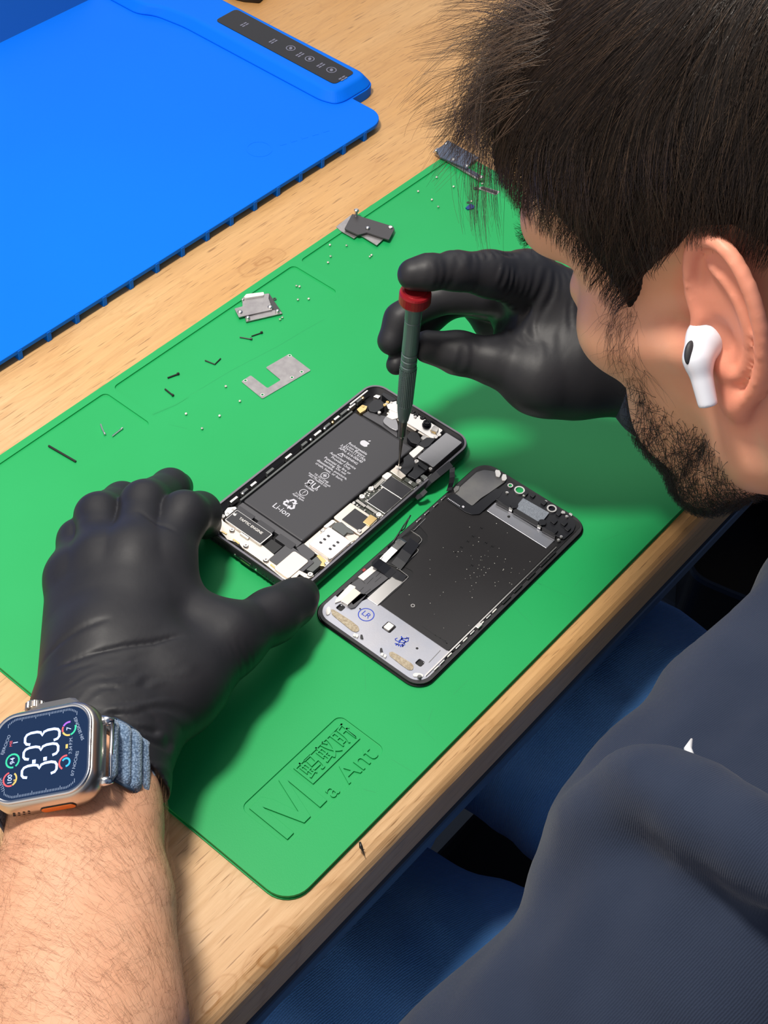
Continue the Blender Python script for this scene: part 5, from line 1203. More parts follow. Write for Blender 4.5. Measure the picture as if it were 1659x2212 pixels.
for k in range(4):
    for j in range(2): sidebar('speaker_hole', -15+k*2.2+(j*.9), -13.9+k*2.2+(j*.9), -21.5, -7.6+j*1.9, -6.5+j*1.9, .45, M_cord, .5)
for sx in (1, -1):
    for sy in (1, -1):
        P_l = [WF(sx*22.5, sy*13.2, -8.5), WF(sx*25, sy*13.2, -9.2), WF(sx*27.2, sy*13.0, -10.4)]; MB().tube(P_l, [2.6, 1.9, 1.2], 10).build('lug', M_tiring, watch, smooth=True)
    MB().tube([WF(sx*26.4, 13.0, -9.8), WF(sx*26.4, -13.0, -9.8)], .9, 10).build('lug_bar', M_tiring, watch, smooth=True)
# woven strap: closed band round the wrist
def weave_mat():
    m = mat('blue_woven_strap', (0.12, 0.22, 0.38), .75, sheen=.3); t = m.node_tree; b = t.nodes['Principled BSDF']
    tcn = t.nodes.new('ShaderNodeTexCoord'); v = t.nodes.new('ShaderNodeTexVoronoi'); v.inputs['Scale'].default_value = 1050; t.links.new(tcn.outputs['Object'], v.inputs['Vector'])
    x = t.nodes.new('ShaderNodeMix'); x.data_type = 'RGBA'; x.inputs['A'].default_value = (0.34, 0.48, 0.68, 1); x.inputs['B'].default_value = (0.07, 0.13, 0.23, 1)
    r_ = t.nodes.new('ShaderNodeMapRange'); r_.inputs['From Max'].default_value = .75; t.links.new(v.outputs['Distance'], r_.inputs['Value']); t.links.new(r_.outputs[0], x.inputs['Factor']); t.links.new(x.outputs['Result'], b.inputs['Base Color'])
    bp = t.nodes.new('ShaderNodeBump'); bp.inputs['Strength'].default_value = .6; bp.inputs['Distance'].default_value = .0005; bp.invert = True; t.links.new(v.outputs['Distance'], bp.inputs['Height']); t.links.new(bp.outputs[0], b.inputs['Normal']); return m
M_strap = weave_mat()
aw = PZ(225, 1551, 67)-PZ(221, 1680, 66); HWS = np.linalg.norm(aw)/2; aw /= np.linalg.norm(aw)     # along the forearm
SP = [WF(26.3, 0, -9.4), PZ(246, 1618, 73), PZ(274, 1632, 71), PZ(300, 1650, 63), PZ(322, 1668, 52), PZ(331, 1684, 38), PZ(318, 1696, 22), PZ(270, 1700, 14), PZ(190, 1716, 13), PZ(110, 1738, 16), PZ(55, 1752, 28), PZ(30, 1750, 42), WF(-27.6, 0, -10.2)]
def cr_spline(P, n=6):
    out = []; P = [2*P[0]-P[1]]+list(P)+[2*P[-1]-P[-2]]
    for i in range(1, len(P)-2):
        for k in range(n):
            t = k/n; a, b, c, d = P[i-1], P[i], P[i+1], P[i+2]; out.append(.5*((2*b)+(c-a)*t+(2*a-5*b+4*c-d)*t*t+(3*b-a-3*c+d)*t**3))
    out.append(P[-2]); return out
SPs = cr_spline(SP, 14)
# resample finely and add the padded cross ribs
V = []; F = []; acc = 0; n_w = 10; cen = np.mean(SPs, axis=0)
for k, p in enumerate(SPs):
    if k: acc += np.linalg.norm(p-SPs[k-1])
    d = SPs[min(k+1, len(SPs)-1)]-SPs[max(k-1, 0)]; d = d-aw*(d@aw); d /= np.linalg.norm(d); nn = np.cross(d, aw)
    if nn@(p-cen) < 0: nn = -nn
    rib = .8+1.9*abs(math.sin(math.pi*acc/8.2))**.7
    hw = HWS
    row = [p+aw*(-hw+2*hw*j/n_w)+nn*rib*(1 if 0 < j < n_w else .3) for j in range(n_w+1)]+[p+aw*(hw-2*hw*j/n_w)-nn*.6 for j in range(n_w+1)]
    V += row
m_ = 2*(n_w+1)
for k in range(len(SPs)-1): F += [(k*m_+i, k*m_+(i+1) % m_, (k+1)*m_+(i+1) % m_, (k+1)*m_+i) for i in range(m_)]
strap = mk('strap', V, F, M_strap, watch, True, label='blue woven fabric strap with padded ribs')
M_strapd = mat('strap_edge', (0.035, 0.07, 0.13), .8)
for sgn in (1, -1):
    mb = MB(); mb.tube([p+aw*sgn*HWS for p in SPs], .8, 6); mb.build('strap_edge', M_strapd, strap, smooth=True)
# ---------------------------------------------------------------- person: head, hair, clothes
def unit(v): v = np.asarray(v, float); return v/np.linalg.norm(v)
HF_c, HU_c = np.array([-.68, 0.0, -.73]), np.array([-.36, .86, .36])   # face-forward and crown directions in camera axes (right, up, towards viewer)
HF_c = unit(HF_c); HU_c = unit(HU_c-HF_c*(HU_c@HF_c)); HL_c = np.cross(HU_c, HF_c)
CM = np.stack([rt, up, -fw], 1)
HR = CM@np.stack([HF_c, HL_c, HU_c], 1)           # head-local -> world
EAR_W = PD(1528, 715, 515.0); HO = EAR_W-HR@np.array([0, 76.0, 0])
def h2w(V): return np.asarray(V)@HR.T+HO
def w2h(V): return (np.asarray(V)-HO)@HR
A32 = lambda *v: np.array(v, np.float32)
def ax3(x, y, z): return np.stack([unit(x), unit(y), unit(z)], 1)
def mir2(f):
    def g(P): Q = P.copy(); Q[:, 1] = np.abs(Q[:, 1]); return f(Q)
    return g
def head_core(P):
    Q = P.copy(); Q[:, 1] = np.abs(Q[:, 1])
    d = ell(P, A32(-10, 0, 52), (94, 73, 78))
    d = smin(d, ell(P, A32(46, 0, 50), (50, 64, 46)), 22)
    d = smin(d, ell(P, A32(40, 0, -8), (50, 60, 58)), 18)
    d = smin(d, rcone(Q, A32(88, 0, 34), A32(80, 40, 36), 10, 12), 12)
    d = smin(d, ell(Q, A32(60, 42, -9), (20, 17, 16)), 14)
    d = smin(d, rcone(Q, A32(20, 62, -10), A32(56, 48, -8), 10, 11), 12)
    d = smin(d, ell(P, A32(68, 0, -48), (27, 31, 27)), 14)
    d = smin(d, ell(P, A32(72, 0, -84), (20, 20, 17)), 14)
    d = smin(d, rcone(Q, A32(-2, 55, -18), A32(4, 54, -54), 17, 17), 14)
    d = smin(d, rcone(Q, A32(4, 54, -54), A32(62, 22, -86), 16, 15), 14)
    d = smin(d, rcone(Q, A32(25, 45, -30), A32(60, 30, -55), 18, 18), 16)
    d = smin(d, rcone(P, A32(88, 0, 16), A32(104, 0, -20), 7, 10), 8)
    d = smin(d, rcone(Q, A32(96, 0, -26), A32(90, 12, -25), 8, 6.5), 5)
    d = -smin(-d, ell(Q, A32(97, 31, 8), (14, 13, 9)), 8)
    d = smin(d, ell(Q, A32(75, 31, 6), (12, 13, 11)), 3)
    d = smin(d, rcone(Q, A32(94, 0, -44), A32(84, 22, -48), 4, 2.5), 4)
    d = smin(d, rcone(Q, A32(92, 0, -53), A32(82, 20, -52), 4.5, 3), 4)
    d = smin(d, rcone(P, A32(-25, 0, -30), A32(-58, 0, -150), 56, 60), 22)
    return d
# ear built in its own plane on the left (and mirrored)
eu = unit((-.17, .05, 1.0)); ev = unit((-.93, .34, -.10)); en = np.cross(eu, ev); e0 = np.array([4.0, 71.0, 1.0])
def EP(u, v, n=0): return (e0+eu*u+ev*v+en*n).astype(np.float32)
EN = -1.0 if en[1] < 0 else 1.0
helix = [(-2, 5, 2), (8, 0, 1.5), (20, 1, 1), (30, 6, .5), (34, 14, 0), (31, 23, 0), (20, 29, 0), (6, 30, 0), (-8, 27, 0), (-19, 21, .5), (-27, 13, .5), (-31, 7, .5)]
anti = [(24, 12, -.5), (18, 19, -.5), (6, 23, -.5), (-6, 21, -.5), (-15, 15, 0), (-18, 9, .5)]
def crs(P, n=4):
    P = [np.array(p, float) for p in P]; P = [2*P[0]-P[1]]+P+[2*P[-1]-P[-2]]; out = []
    for i in range(1, len(P)-2):
        for k in range(n):
            t = k/n; a, b, c, d = P[i-1], P[i], P[i+1], P[i+2]; out.append(tuple(.5*((2*b)+(c-a)*t+(2*a-5*b+4*c-d)*t*t+(3*b-a-3*c+d)*t**3)))
    return out+[tuple(P[-2])]
helix = crs(helix, 3); anti = crs(anti, 3)
def ear(P):
    q = P-e0.astype(np.float32); u_ = q@eu.astype(np.float32); v_ = q@ev.astype(np.float32); n_ = q@en.astype(np.float32)*EN
    L_ = np.stack([u_, v_, n_], 1).astype(np.float32)
    d = ell(L_, A32(2, 13, -2.2), (31, 16.5, 2.6))
    for a, b in zip(helix[:-1], helix[1:]): d = smin(d, rcone(L_, A32(*a), A32(*b), 2.7, 2.7), 1.2)
    for a, b in zip(anti[:-1], anti[1:]): d = smin(d, rcone(L_, A32(*a), A32(*b), 2.1, 2.1), 1.5)
    d = smin(d, ell(L_, A32(-28, 6, 0), (9.5, 7.5, 4)), 3.5)
    d = smin(d, ell(L_, A32(-4, -1, 1.5), (7, 4, 4)), 4)
    d = smin(d, ell(L_, A32(-15, 5, .5), (5, 5, 3.5)), 3)
    d = -smin(-d, ell(L_, A32(-3, 8, 1.5), (9, 6.5, 5)), 2)
    d = smin(d, rcone(L_, A32(10, 4, -6), A32(-14, 5, -6), 7, 7), 5)
    return d
def head_f(P):
    d = head_core(P); Q = P.copy(); Q[:, 1] = np.abs(Q[:, 1])
    m = (Q[:, 1] > 55) & (Q[:, 0] > -50) & (Q[:, 0] < 30) & (np.abs(Q[:, 2]) < 55)
    if m.any(): d[m] = smin(d[m], ear(Q[m]), 3.5)
    return d
Vh, Fh = surface_nets(head_f, (-135, -100, -165), (125, 110, 140), 1.5); Vh = laplace(Vh, Fh, 2, .5)
flush_h = np.clip(1-np.abs(ear(np.stack([Vh[:, 0], np.abs(Vh[:, 1]), Vh[:, 2]], 1).astype(np.float32)))/9, 0, 1)*.62+.22*np.exp(-((Vh[:, 0]-30)**2+(Vh[:, 2]+8)**2)/400)
Vh = h2w(Vh)
Va, Fa = surface_nets(lambda P: Farm(P), *bbox(fchs, 5), 2.0); Va = laplace(Va, Fa, 2, .5)
# ---- torso under the hoodie and the hoodie itself, in bench axes
B3 = lambda x, y, z: np.array([*D(x, y), z], np.float32)
SHL, SHR_ = B3(-36, 262, 160), B3(-20, 600, 175); ELR = B3(-120, 790, 40)
WRr = q3(1450, 820, 86)
torso = [(B3(-25, 340, 130), B3(-10, 540, 140), 80, 82), (B3(10, 340, 30), B3(20, 540, 30), 88, 90), (B3(60, 370, -180), B3(60, 510, -180), 100, 100), (SHL, SHR_, 55, 58), (B3(-70, 440, 200), B3(-30, 440, 160), 62, 70), (B3(10, 340, 30), B3(60, 370, -180), 88, 98), (B3(20, 540, 30), B3(60, 510, -180), 90, 98), (B3(-25, 340, 130), B3(10, 340, 30), 80, 88), (B3(-10, 540, 140), B3(20, 540, 30), 82, 90)]
ELS = ELB+np.array([30, -40, -20], np.float32)
arms = [(SHL, ELS, 56, 44), (ELS, (ELB+(w2-ELB)*.35).astype(np.float32), 44, 44), (SHR_, ELR, 60, 52), (ELR, WRr, 50, 34)]
fold1 = [q3(1215, 1860, 150), q3(1262, 1740, 160), q3(1330, 1680, 165), q3(1400, 1662, 168), q3(1480, 1690, 170), q3(1560, 1740, 175), q3(1680, 1830, 180)]
def PDf(x, y, d): return PD(x, y, d).astype(np.float32)
fold1 = [PDf(1262, 1915, 490), PDf(1285, 1815, 486), PDf(1322, 1755, 482), PDf(1375, 1722, 474), PDf(1430, 1705, 464), PDf(1510, 1740, 452), PDf(1600, 1800, 440), PDf(1720, 1880, 426)]
chest = [PDf(1750, 1330, 545), PDf(1590, 1490, 530), PDf(1400, 1690, 515), PDf(1320, 1800, 500)]
fold2 = [PDf(1640, 1150, 555), PDf(1560, 1330, 545), PDf(1500, 1480, 530), PDf(1480, 1640, 505)]
def hoodie(P):
    d = None
    for a, b, ra, rb_ in torso: e = rcone(P, a, b, ra, rb_); d = e if d is None else smin(d, e, 30)
    for a, b, ra, rb_ in arms: d = smin(d, rcone(P, a, b, ra, rb_), 26)
    e = None
    for i, (a, b) in enumerate(zip(fold1[:-1], fold1[1:])): g = rcone(P, a, b, 13.5, 13.5); e = g if e is None else smin(e, g, 6)
    c_ = None
    for a, b in zip(chest[:-1], chest[1:]): g = rcone(P, a, b, 16, 16); c_ = g if c_ is None else smin(c_, g, 6)
    d = smin(d, c_, 30)
    d = smin(d, e, 7)
    # cloth ripples
    q = P*np.float32(.02)
    d = d+1.5*np.sin(q[:, 0]*3+q[:, 1]*2.2+1.5*np.sin(q[:, 2]*2.5))*np.sin(q[:, 1]*1.7-q[:, 2]*2.6+q[:, 0])+.8*np.sin(q[:, 0]*9+2*np.sin(q[:, 1]*5)+q[:, 2]*6)
    # keep off the bench
    xb = P[:, 0]*math.cos(DT)+P[:, 1]*math.sin(DT)
    return d
Vt, Ft = surface_nets(lambda P: hoodie(P)+7.0, B3(0, 0, 0)*0+np.array([-260, -150, -330]), np.array([760, 760, 330]), 8.0)
allV = np.concatenate([Vh, Va, Vt]); allF = np.concatenate([Fh, Fa+len(Vh), Ft+len(Vh)+len(Va)])
bo_ = mk('body', allV, allF, M_skin, person, True); fa_ = bo_.data.attributes.new('flush', 'FLOAT', 'POINT'); fa_.data.foreach_set('value', np.concatenate([flush_h, np.zeros(len(Va)+len(Vt))]).astype(np.float32))
def cloth_mat(name, base, second, scale_rib, rib, rough=.9, sheen=.35, ribdir=(1, 0, 0)):
    m = mat(name, base, rough, spec=.15, sheen=sheen, noise=(25, second, .6)); t = m.node_tree; b = t.nodes['Principled BSDF']
    tcn = t.nodes.new('ShaderNodeTexCoord'); wv = t.nodes.new('ShaderNodeTexWave'); wv.inputs['Scale'].default_value = scale_rib; wv.inputs['Distortion'].default_value = 1.5; wv.inputs['Detail'].default_value = 2; wv.inputs['Detail Scale'].default_value = 4
    mp = t.nodes.new('ShaderNodeMapping'); mp.inputs['Rotation'].default_value = ribdir; t.links.new(tcn.outputs['Object'], mp.inputs['Vector']); t.links.new(mp.outputs[0], wv.inputs['Vector'])
    n = t.nodes.new('ShaderNodeTexNoise'); n.inputs['Scale'].default_value = 900; t.links.new(tcn.outputs['Object'], n.inputs['Vector'])
    ad = t.nodes.new('ShaderNodeMath'); ad.operation = 'ADD'; t.links.new(wv.outputs['Fac'], ad.inputs[0]); t.links.new(n.outputs['Fac'], ad.inputs[1])
    bp = t.nodes.new('ShaderNodeBump'); bp.inputs['Strength'].default_value = rib; bp.inputs['Distance'].default_value = .0012
    t.links.new(ad.outputs[0], bp.inputs['Height']); t.links.new(bp.outputs[0], b.inputs['Normal']); return m
M_hood = cloth_mat('navy_fleece', (0.020, 0.029, 0.055), (0.030, 0.041, 0.072), 420, .22, sheen=.12, ribdir=(0, .3, .9))
M_jean = cloth_mat('blue_denim', (0.06, 0.20, 0.52), (0.10, 0.26, 0.60), 260, .5, sheen=.15, ribdir=(0, 0, .9))
Vc, Fc = surface_nets(hoodie, np.array([-260, -150, -330]), np.array([760, 760, 330]), 4.0); Vc = laplace(Vc, Fc, 2, .5)
# open the hoodie at the forearm, neck and hem
cutn = unit(w1-ELB); keep = np.ones(len(Vc), bool); sv = (Vc-(ELB+(w2-ELB)*.42))@cutn
keep &= ~((sv > 0) & (np.linalg.norm(Vc-w2, axis=1) < 150) & (rcone(Vc.astype(np.float32), w2, ELB, 50, 60) < 20))
keep &= Vc[:, 2] > -215
hl = w2h(Vc); keep &= ~((hl[:, 2] > -128) & (np.abs(hl[:, 1]) < 70) & (hl[:, 0] > -120))
f_ = keep[Fc].all(1); Fk = Fc[f_]; us = np.unique(Fk); rm = -np.ones(len(Vc), int); rm[us] = np.arange(len(us))
hd = mk('hoodie', Vc[us], rm[Fk], M_hood, person, True, label='navy fleece hoodie')
so = hd.modifiers.new('s', 'SOLIDIFY'); so.thickness = 2.5*S; so.offset = -1
# white drawstring end
P = [PD(1494, 1597, 470), PD(1486, 1618, 466), PD(1492, 1638, 462), PD(1498, 1656, 456), PD(1489, 1680, 450)]
M_cordw = mat('white_cord', (.75, .77, .8), .6)
MB().tube(P, [.4, 1.3, 1.5, 1.1, .5], 10).build('drawstring', M_cordw, hd, smooth=True)
# ---- jeans
legs = [(B3(60, 375, -205), B3(-330, 285, -225), 98, 84), (B3(-330, 285, -225), B3(-420, 290, -640), 80, 60), (B3(60, 510, -165), B3(-330, 520, -165), 96, 86), (B3(-330, 520, -165), B3(-420, 530, -640), 80, 60), (B3(60, 370, -180), B3(60, 510, -180), 104, 104)]
def jeans(P):
    d = None
    for a, b, ra, rb_ in legs: e = rcone(P, a, b, ra, rb_); d = e if d is None else smin(d, e, 16)
    q = P*np.float32(.02)
    return d+2.5*np.sin(q[:, 0]*4+q[:, 1]*1.5+2*np.sin(q[:, 2]*2))*np.sin(q[:, 1]*3-q[:, 2])+1.0*np.sin(q[:, 0]*11+2*np.sin(q[:, 1]*5))
Vj, Fj = surface_nets(jeans, np.array([-320, 0, -710]), np.array([560, 800, -50]), 6.0); Vj = laplace(Vj, Fj, 2, .5)
jn = mk('jeans', Vj, Fj, M_jean, person, True, label='blue denim jeans')
# shoes
M_shoe = mat('dark_shoe', (.03, .03, .035), .5)
for y in (290, 530):
    a, b = B3(-410, y, -715), B3(-560, y+5, -722)
    V, F = surface_nets(lambda P: np.maximum(smin(rcone(P, a, b, 38, 34), rcone(P, a, a+np.array([0, 0, 60], np.float32), 42, 44), 15), FLOOR+.5-P[:, 2]), np.minimum(a, b)-60, np.maximum(a, b)+np.array([60, 60, 110]), 5.0); mk('shoe', V, F, M_shoe, person, True)
# ---- earbud
M_bud = mat('gloss_white_plastic', (0.80, 0.83, 0.92), .18, spec=.5, coat=.3)
def HP(x, y, z): return HO+HR@np.array([x, y, z], float)
b0, b1, b2, b3 = PD(1560, 755, 530), PD(1520, 728, 521), PD(1507, 775, 519), PD(1528, 868, 522)
bud = thing('wireless_earbud', 'white wireless earbud with a dark oval vent sitting in the left ear', 'earbud', b3)
def budf(P):
    d = rcone(P, b0, b1, 5.6, 4.8); d = smin(d, rcone(P, PD(1530, 735, 521), PD(1531, 702, 522), 5.6, 4.2), 4); d = smin(d, rcone(P, b1, b2, 4.6, 4.3), 5); d = smin(d, rcone(P, b2, b3, 4.3, 3.5), 4)
    e = unit(b3-b2); return np.maximum(d, (P-(b3+e*1.5))@e.astype(np.float32))
A = np.array([b0, b1, b2, b3]); V, F = surface_nets(budf, A.min(0)-9, A.max(0)+9, .45); V = laplace(V, F, 2)
mk('shell', V, F, M_bud, bud, True)
v0 = PD(1502, 762, 519); vd = unit(unit(CAMP-v0)+.75*unit(-rt)); la = unit(PD(1499, 782, 519)-PD(1505, 742, 519)); vr = np.cross(vd, la)
Vv, Fv = surface_nets(lambda P: ell(P, A32(*(v0+vd*3.2)), (1.75, 4.3, 2.6), np.stack([unit(vr), la, np.cross(unit(vr), la)], 1)), v0-10, v0+10, .35)
mk('vent', Vv, Fv, mat('vent_mesh', (0.03, 0.03, 0.035), .6), bud, True)
M_budd = mat('bud_grey', (.3, .3, .32), .4)
ed = unit(b3-b2); MB().lathe(b3+ed*1.4, ed, [(2.2, 0), (2.0, .3), (0.05, .3)], 16).build('stem_end', M_budd, bud)
# ---- hair
M_hair = mat('dark_brown_hair', (0.020, 0.013, 0.010), .38, spec=.5)
M_scalp = mat('hair_under', (0.012, 0.009, 0.008), .7, spec=.2)
hair_poly = np.array([(120, 150), (100, 92), (87, 75), (75, 62), (63, 51), (55, 46), (50, 38), (48, 28), (46, 16), (41, 4), (34, 10), (29, 17), (20, 22), (8, 27), (-5, 34), (-18, 34), (-28, 20), (-38, -4), (-50, -30), (-70, -50), (-150, -70), (-150, 150)], np.float32)
def poly_sd(X, Z, poly):
    """signed distance to a polygon in the side plane, negative inside"""
    n = len(poly); d = np.full(len(X), 1e9, np.float32); ins = np.zeros(len(X), bool)
    for i in range(n):
        a, b = poly[i], poly[(i+1) % n]; e = b-a; wx, wz = X-a[0], Z-a[1]; h = np.clip((wx*e[0]+wz*e[1])/(e@e), 0, 1)
        d = np.minimum(d, (wx-e[0]*h)**2+(wz-e[1]*h)**2)
        c1 = (a[1] > Z) != (b[1] > Z)
        ins ^= c1 & (X < (b[0]-a[0])*(Z-a[1])/(b[1]-a[1]+1e-9)+a[0])
    return np.sqrt(d)*np.where(ins, -1, 1)
def cran(P):
    return head_core(P)
def cap_f(P):
    d0 = cran(P); pd = poly_sd(P[:, 0], P[:, 2], hair_poly)
    th = 5.5*np.clip(-pd/14, 0, 1)+.2*np.minimum(-pd, 0)+ 4*np.clip((P[:, 2]-60)/60, 0, 1)*np.clip(-pd/14, 0, 1)
    return np.maximum(d0-th, np.maximum(pd, -(d0+3)))
Vp, Fp = surface_nets(cap_f, (-125, -95, -85), (125, 95, 150), 2.0); Vp = laplace(Vp, Fp, 1, .5)
hairm = mk('hair', h2w(Vp), Fp, M_scalp, person, True, label='short dark brown hair')
def roots(n, test, lo, hi, iters=3, seed=1):
    g = np.random.default_rng(seed); out = []
    tot = 0
    while tot < n:
        P = g.uniform(lo, hi, (n*6, 3)).astype(np.float32); 
        for _ in range(iters):
            d = cran(P); P = P-grad(cran, P)*d[:, None]
        P = P[test(P)]; out.append(P); tot += len(P)
        if len(P) == 0: break
    return np.concatenate(out)[:n]
def grow(P, n0, m, step, dirfn, off, seed, wob=.25, free=None, curl=0):
    g = np.random.default_rng(seed); path = [P.copy()]; p = P.astype(np.float64).copy(); n = len(P)
    cl = np.sin(P[:, 0]*.35+P[:, 2]*.21)[:, None]*.2+np.cos(P[:, 1]*.3+P[:, 2]*.33)[:, None]*.15
    jit = g.normal(0, wob, (n, 3)); st = np.asarray(step)*g.uniform(.75, 1.2, n); prev = None
    for k in range(1, m):
        N_ = grad(cran, p.astype(np.float32)); dv = dirfn(p, k/m)+jit+cl*np.array([1, .3, .4])
        if curl: a = g.normal(0, curl, (n, 3)); dv = dv+a
        t_ = dv-N_*np.einsum('ij,ij->i', dv, N_)[:, None]*(1 if free is None else (1-free[:, None])); t_ /= np.linalg.norm(t_, axis=1)[:, None]+1e-9
        if prev is not None: t_ = .55*prev+.45*t_; t_ /= np.linalg.norm(t_, axis=1)[:, None]
        prev = t_; p = p+t_*st[:, None]
        d = cran(p.astype(np.float32)); tgt = off(k/m, n)
        N_ = grad(cran, p.astype(np.float32)); mv = (tgt-d)
        mv = np.where(mv > 0, mv, mv*(.5 if free is None else .5*(1-free))); p = p+N_*mv[:, None]
        path.append(p.copy())
    return np.stack(path, 1)
hg = np.random.default_rng(5)
def clump(path, ng, amt, seed):
    """draw strands towards the nearest guide strand, more at the tips"""
    g = np.random.default_rng(seed); gi = g.choice(len(path), min(ng, len(path)), replace=False); G = path[gi]; out = path.copy(); m = path.shape[1]
    w_ = (amt*np.linspace(0, 1, m)**.8)[None, :, None]
    for i in range(0, len(path), 2000):
        r_ = path[i:i+2000, 0]; k = np.argmin(((r_[:, None]-G[None, :, 0])**2).sum(2), axis=1); off = (path[i:i+2000, :1]-G[k, :1])*.35
        out[i:i+2000] = path[i:i+2000]*(1-w_)+(G[k]+off)*w_
    return out
def hair_dir(p, s_):
    n = len(p); d = np.tile(np.array([.50, 0, -.85]), (n, 1))
    topw = np.clip((p[:, 2]-70)/40, 0, 1)[:, None]*np.clip((p[:, 0]+40)/60, 0, 1)[:, None]
    d = d*(1-topw)+np.array([1.0, 0, -.15])*topw
    d[:, 1] += np.where(p[:, 1] > 0, .12, -.12)
    return d
in_hair = lambda P: (poly_sd(P[:, 0], P[:, 2], hair_poly) < -1.0) & (P[:, 1] > -20) & (P[:, 0] > -75)
Rt = roots(15000, in_hair, (-110, -20, -60), (110, 85, 145), seed=2)
ofr = hg.uniform(0, 1, len(Rt))
def off_side(s_, n): return 1.0+(5.5+3.0*ofr*s_+2*np.clip((Rt[:, 2]-40)/60, 0, 1))*np.minimum(1, s_*3)*np.clip(.15+(Rt[:, 2]+15)/45, .12, 1)
pdr = poly_sd(Rt[:, 0], Rt[:, 2], hair_poly); ln = np.clip((-pdr+3)/47, .07, 1.0)
pt_ = grow(Rt, None, 10, 5.2*ln, hair_dir, off_side, 3, wob=.16)
pt_ = clump(pt_, 900, .45, 32)
M_hair2 = mat('brown_hair', (0.085, 0.052, 0.033), .36, spec=.5)
pw = h2w(pt_.reshape(-1, 3)).reshape(pt_.shape); sel = hg.random(len(Rt)) < .78
V, F = strands(pw[sel], .11+.05*hg.random(sel.sum())); mk('hair_strands', V, F, M_hair, hairm, True)['kind'] = 'stuff'
V, F = strands(pw[~sel], .10+.03*hg.random((~sel).sum())); mk('hair_strands', V, F, M_hair2, hairm, True)['kind'] = 'stuff'
# fringe hanging forward off the forehead
fr_test = lambda P: (P[:, 2] > 86) & (P[:, 0] > 26) & (P[:, 1] > -60)
Rf = roots(6500, fr_test, (30, -60, 70), (110, 70, 140), seed=8); fg = np.random.default_rng(9)
fr = np.clip(fg.uniform(.2, 1.15, len(Rf)), 0, 1)
gdir = np.array([0, 0, -1.0])@HR
clw = np.stack([np.sin(Rf[:, 1]*.42+Rf[:, 2]*.3), np.sin(Rf[:, 1]*.31+1.3+Rf[:, 0]*.23), np.cos(Rf[:, 0]*.36+Rf[:, 1]*.27)], 1)*.32
def fr_dir(p, s_): return np.array([1.1, .0, .10])*(1-s_*.7)+(gdir*.8)*max(0, s_-.15)*1.1+clw
ofr2 = fg.uniform(0, 1, len(Rf))
def off_fr(s_, n): return 1+(6+14*ofr2)*min(1, s_*2)
pf = grow(Rf, None, 15, 6.0*(.5+.5*fg.random(len(Rf))), fr_dir, off_fr, 10, wob=.30, free=fr, curl=.12)
pf = clump(pf, 150, .80, 31); pw = h2w(pf.reshape(-1, 3)).reshape(pf.shape); sel = fg.random(len(Rf)) < .35
for q_, m_q in ((sel, M_hair), (~sel, M_hair2)): V, F = strands(pw[q_], .10+.05*fg.random(q_.sum())); mk('fringe_strands', V, F, m_q, hairm, True)['kind'] = 'stuff'
# ---- beard
beard_poly = np.array([(54, -20), (50, -24), (44, -31), (33, -37), (24, -44), (13, -47), (11, -56), (16, -74), (34, -100), (60, -118), (120, -112), (112, -34), (90, -40), (78, -50), (66, -42), (58, -26)], np.float32)
bt = lambda P: (poly_sd(P[:, 0], P[:, 2], beard_poly) < 0) & (P[:, 1] > -35)
Rb = roots(8500, bt, (-5, -35, -120), (112, 70, -5), seed=12); bg_ = np.random.default_rng(13)
pdv = poly_sd(Rb[:, 0], Rb[:, 2], beard_poly); keepb = bg_.random(len(Rb)) < np.clip(.12+(-pdv)/12+np.clip((-Rb[:, 2]-50)/50, 0, .6), .05, 1); Rb = Rb[keepb]
def bd(p, s_): return np.tile(np.array([.35, .1, -.8]), (len(p), 1))
bo = bg_.uniform(.5, 1, len(Rb))
pb = grow(Rb, None, 7, 1.25, bd, lambda s_, n: .2+4.0*s_*bo, 14, wob=.55, curl=.45)
V, F = strands(h2w(pb.reshape(-1, 3)).reshape(pb.shape), .10, taper=.5)
M_beard = mat('black_beard_hair', (0.012, 0.010, 0.009), .45)
mk('beard', V, F, M_beard, person, True, label='short curly black beard')['kind'] = 'stuff'
# sideburn fuzz, eyebrow, lashes
sp = np.array([(36, 12), (50, 12), (57, -18), (48, -26), (38, -18)], np.float32)
Rs = roots(150, lambda P: (poly_sd(P[:, 0], P[:, 2], sp) < 0) & (P[:, 1] > 0), (34, 20, -28), (60, 75, 14), seed=15)
ps = grow(Rs, None, 9, 1.9, bd, lambda s_, n: .2+1.8*s_, 16, wob=.4, curl=.25); V, F = strands(h2w(ps.reshape(-1, 3)).reshape(ps.shape), .05); mk('sideburn_hairs', V, F, M_beard, person, True)['kind'] = 'stuff'
Re = roots(420, lambda P: (np.abs(P[:, 2]-34) < 3.5) & (P[:, 1] > 8) & (P[:, 1] < 46) & (P[:, 0] > 55), (55, 8, 22), (110, 48, 42), seed=17)
pe = grow(Re, None, 6, 1.6, lambda p, s_: np.tile(np.array([.1, 1.0, .2]), (len(p), 1)), lambda s_, n: .2+3*s_, 18, wob=.35); V, F = strands(h2w(pe.reshape(-1, 3)).reshape(pe.shape), .07); mk('eyebrow', V, F, M_beard, person, True)['kind'] = 'stuff'
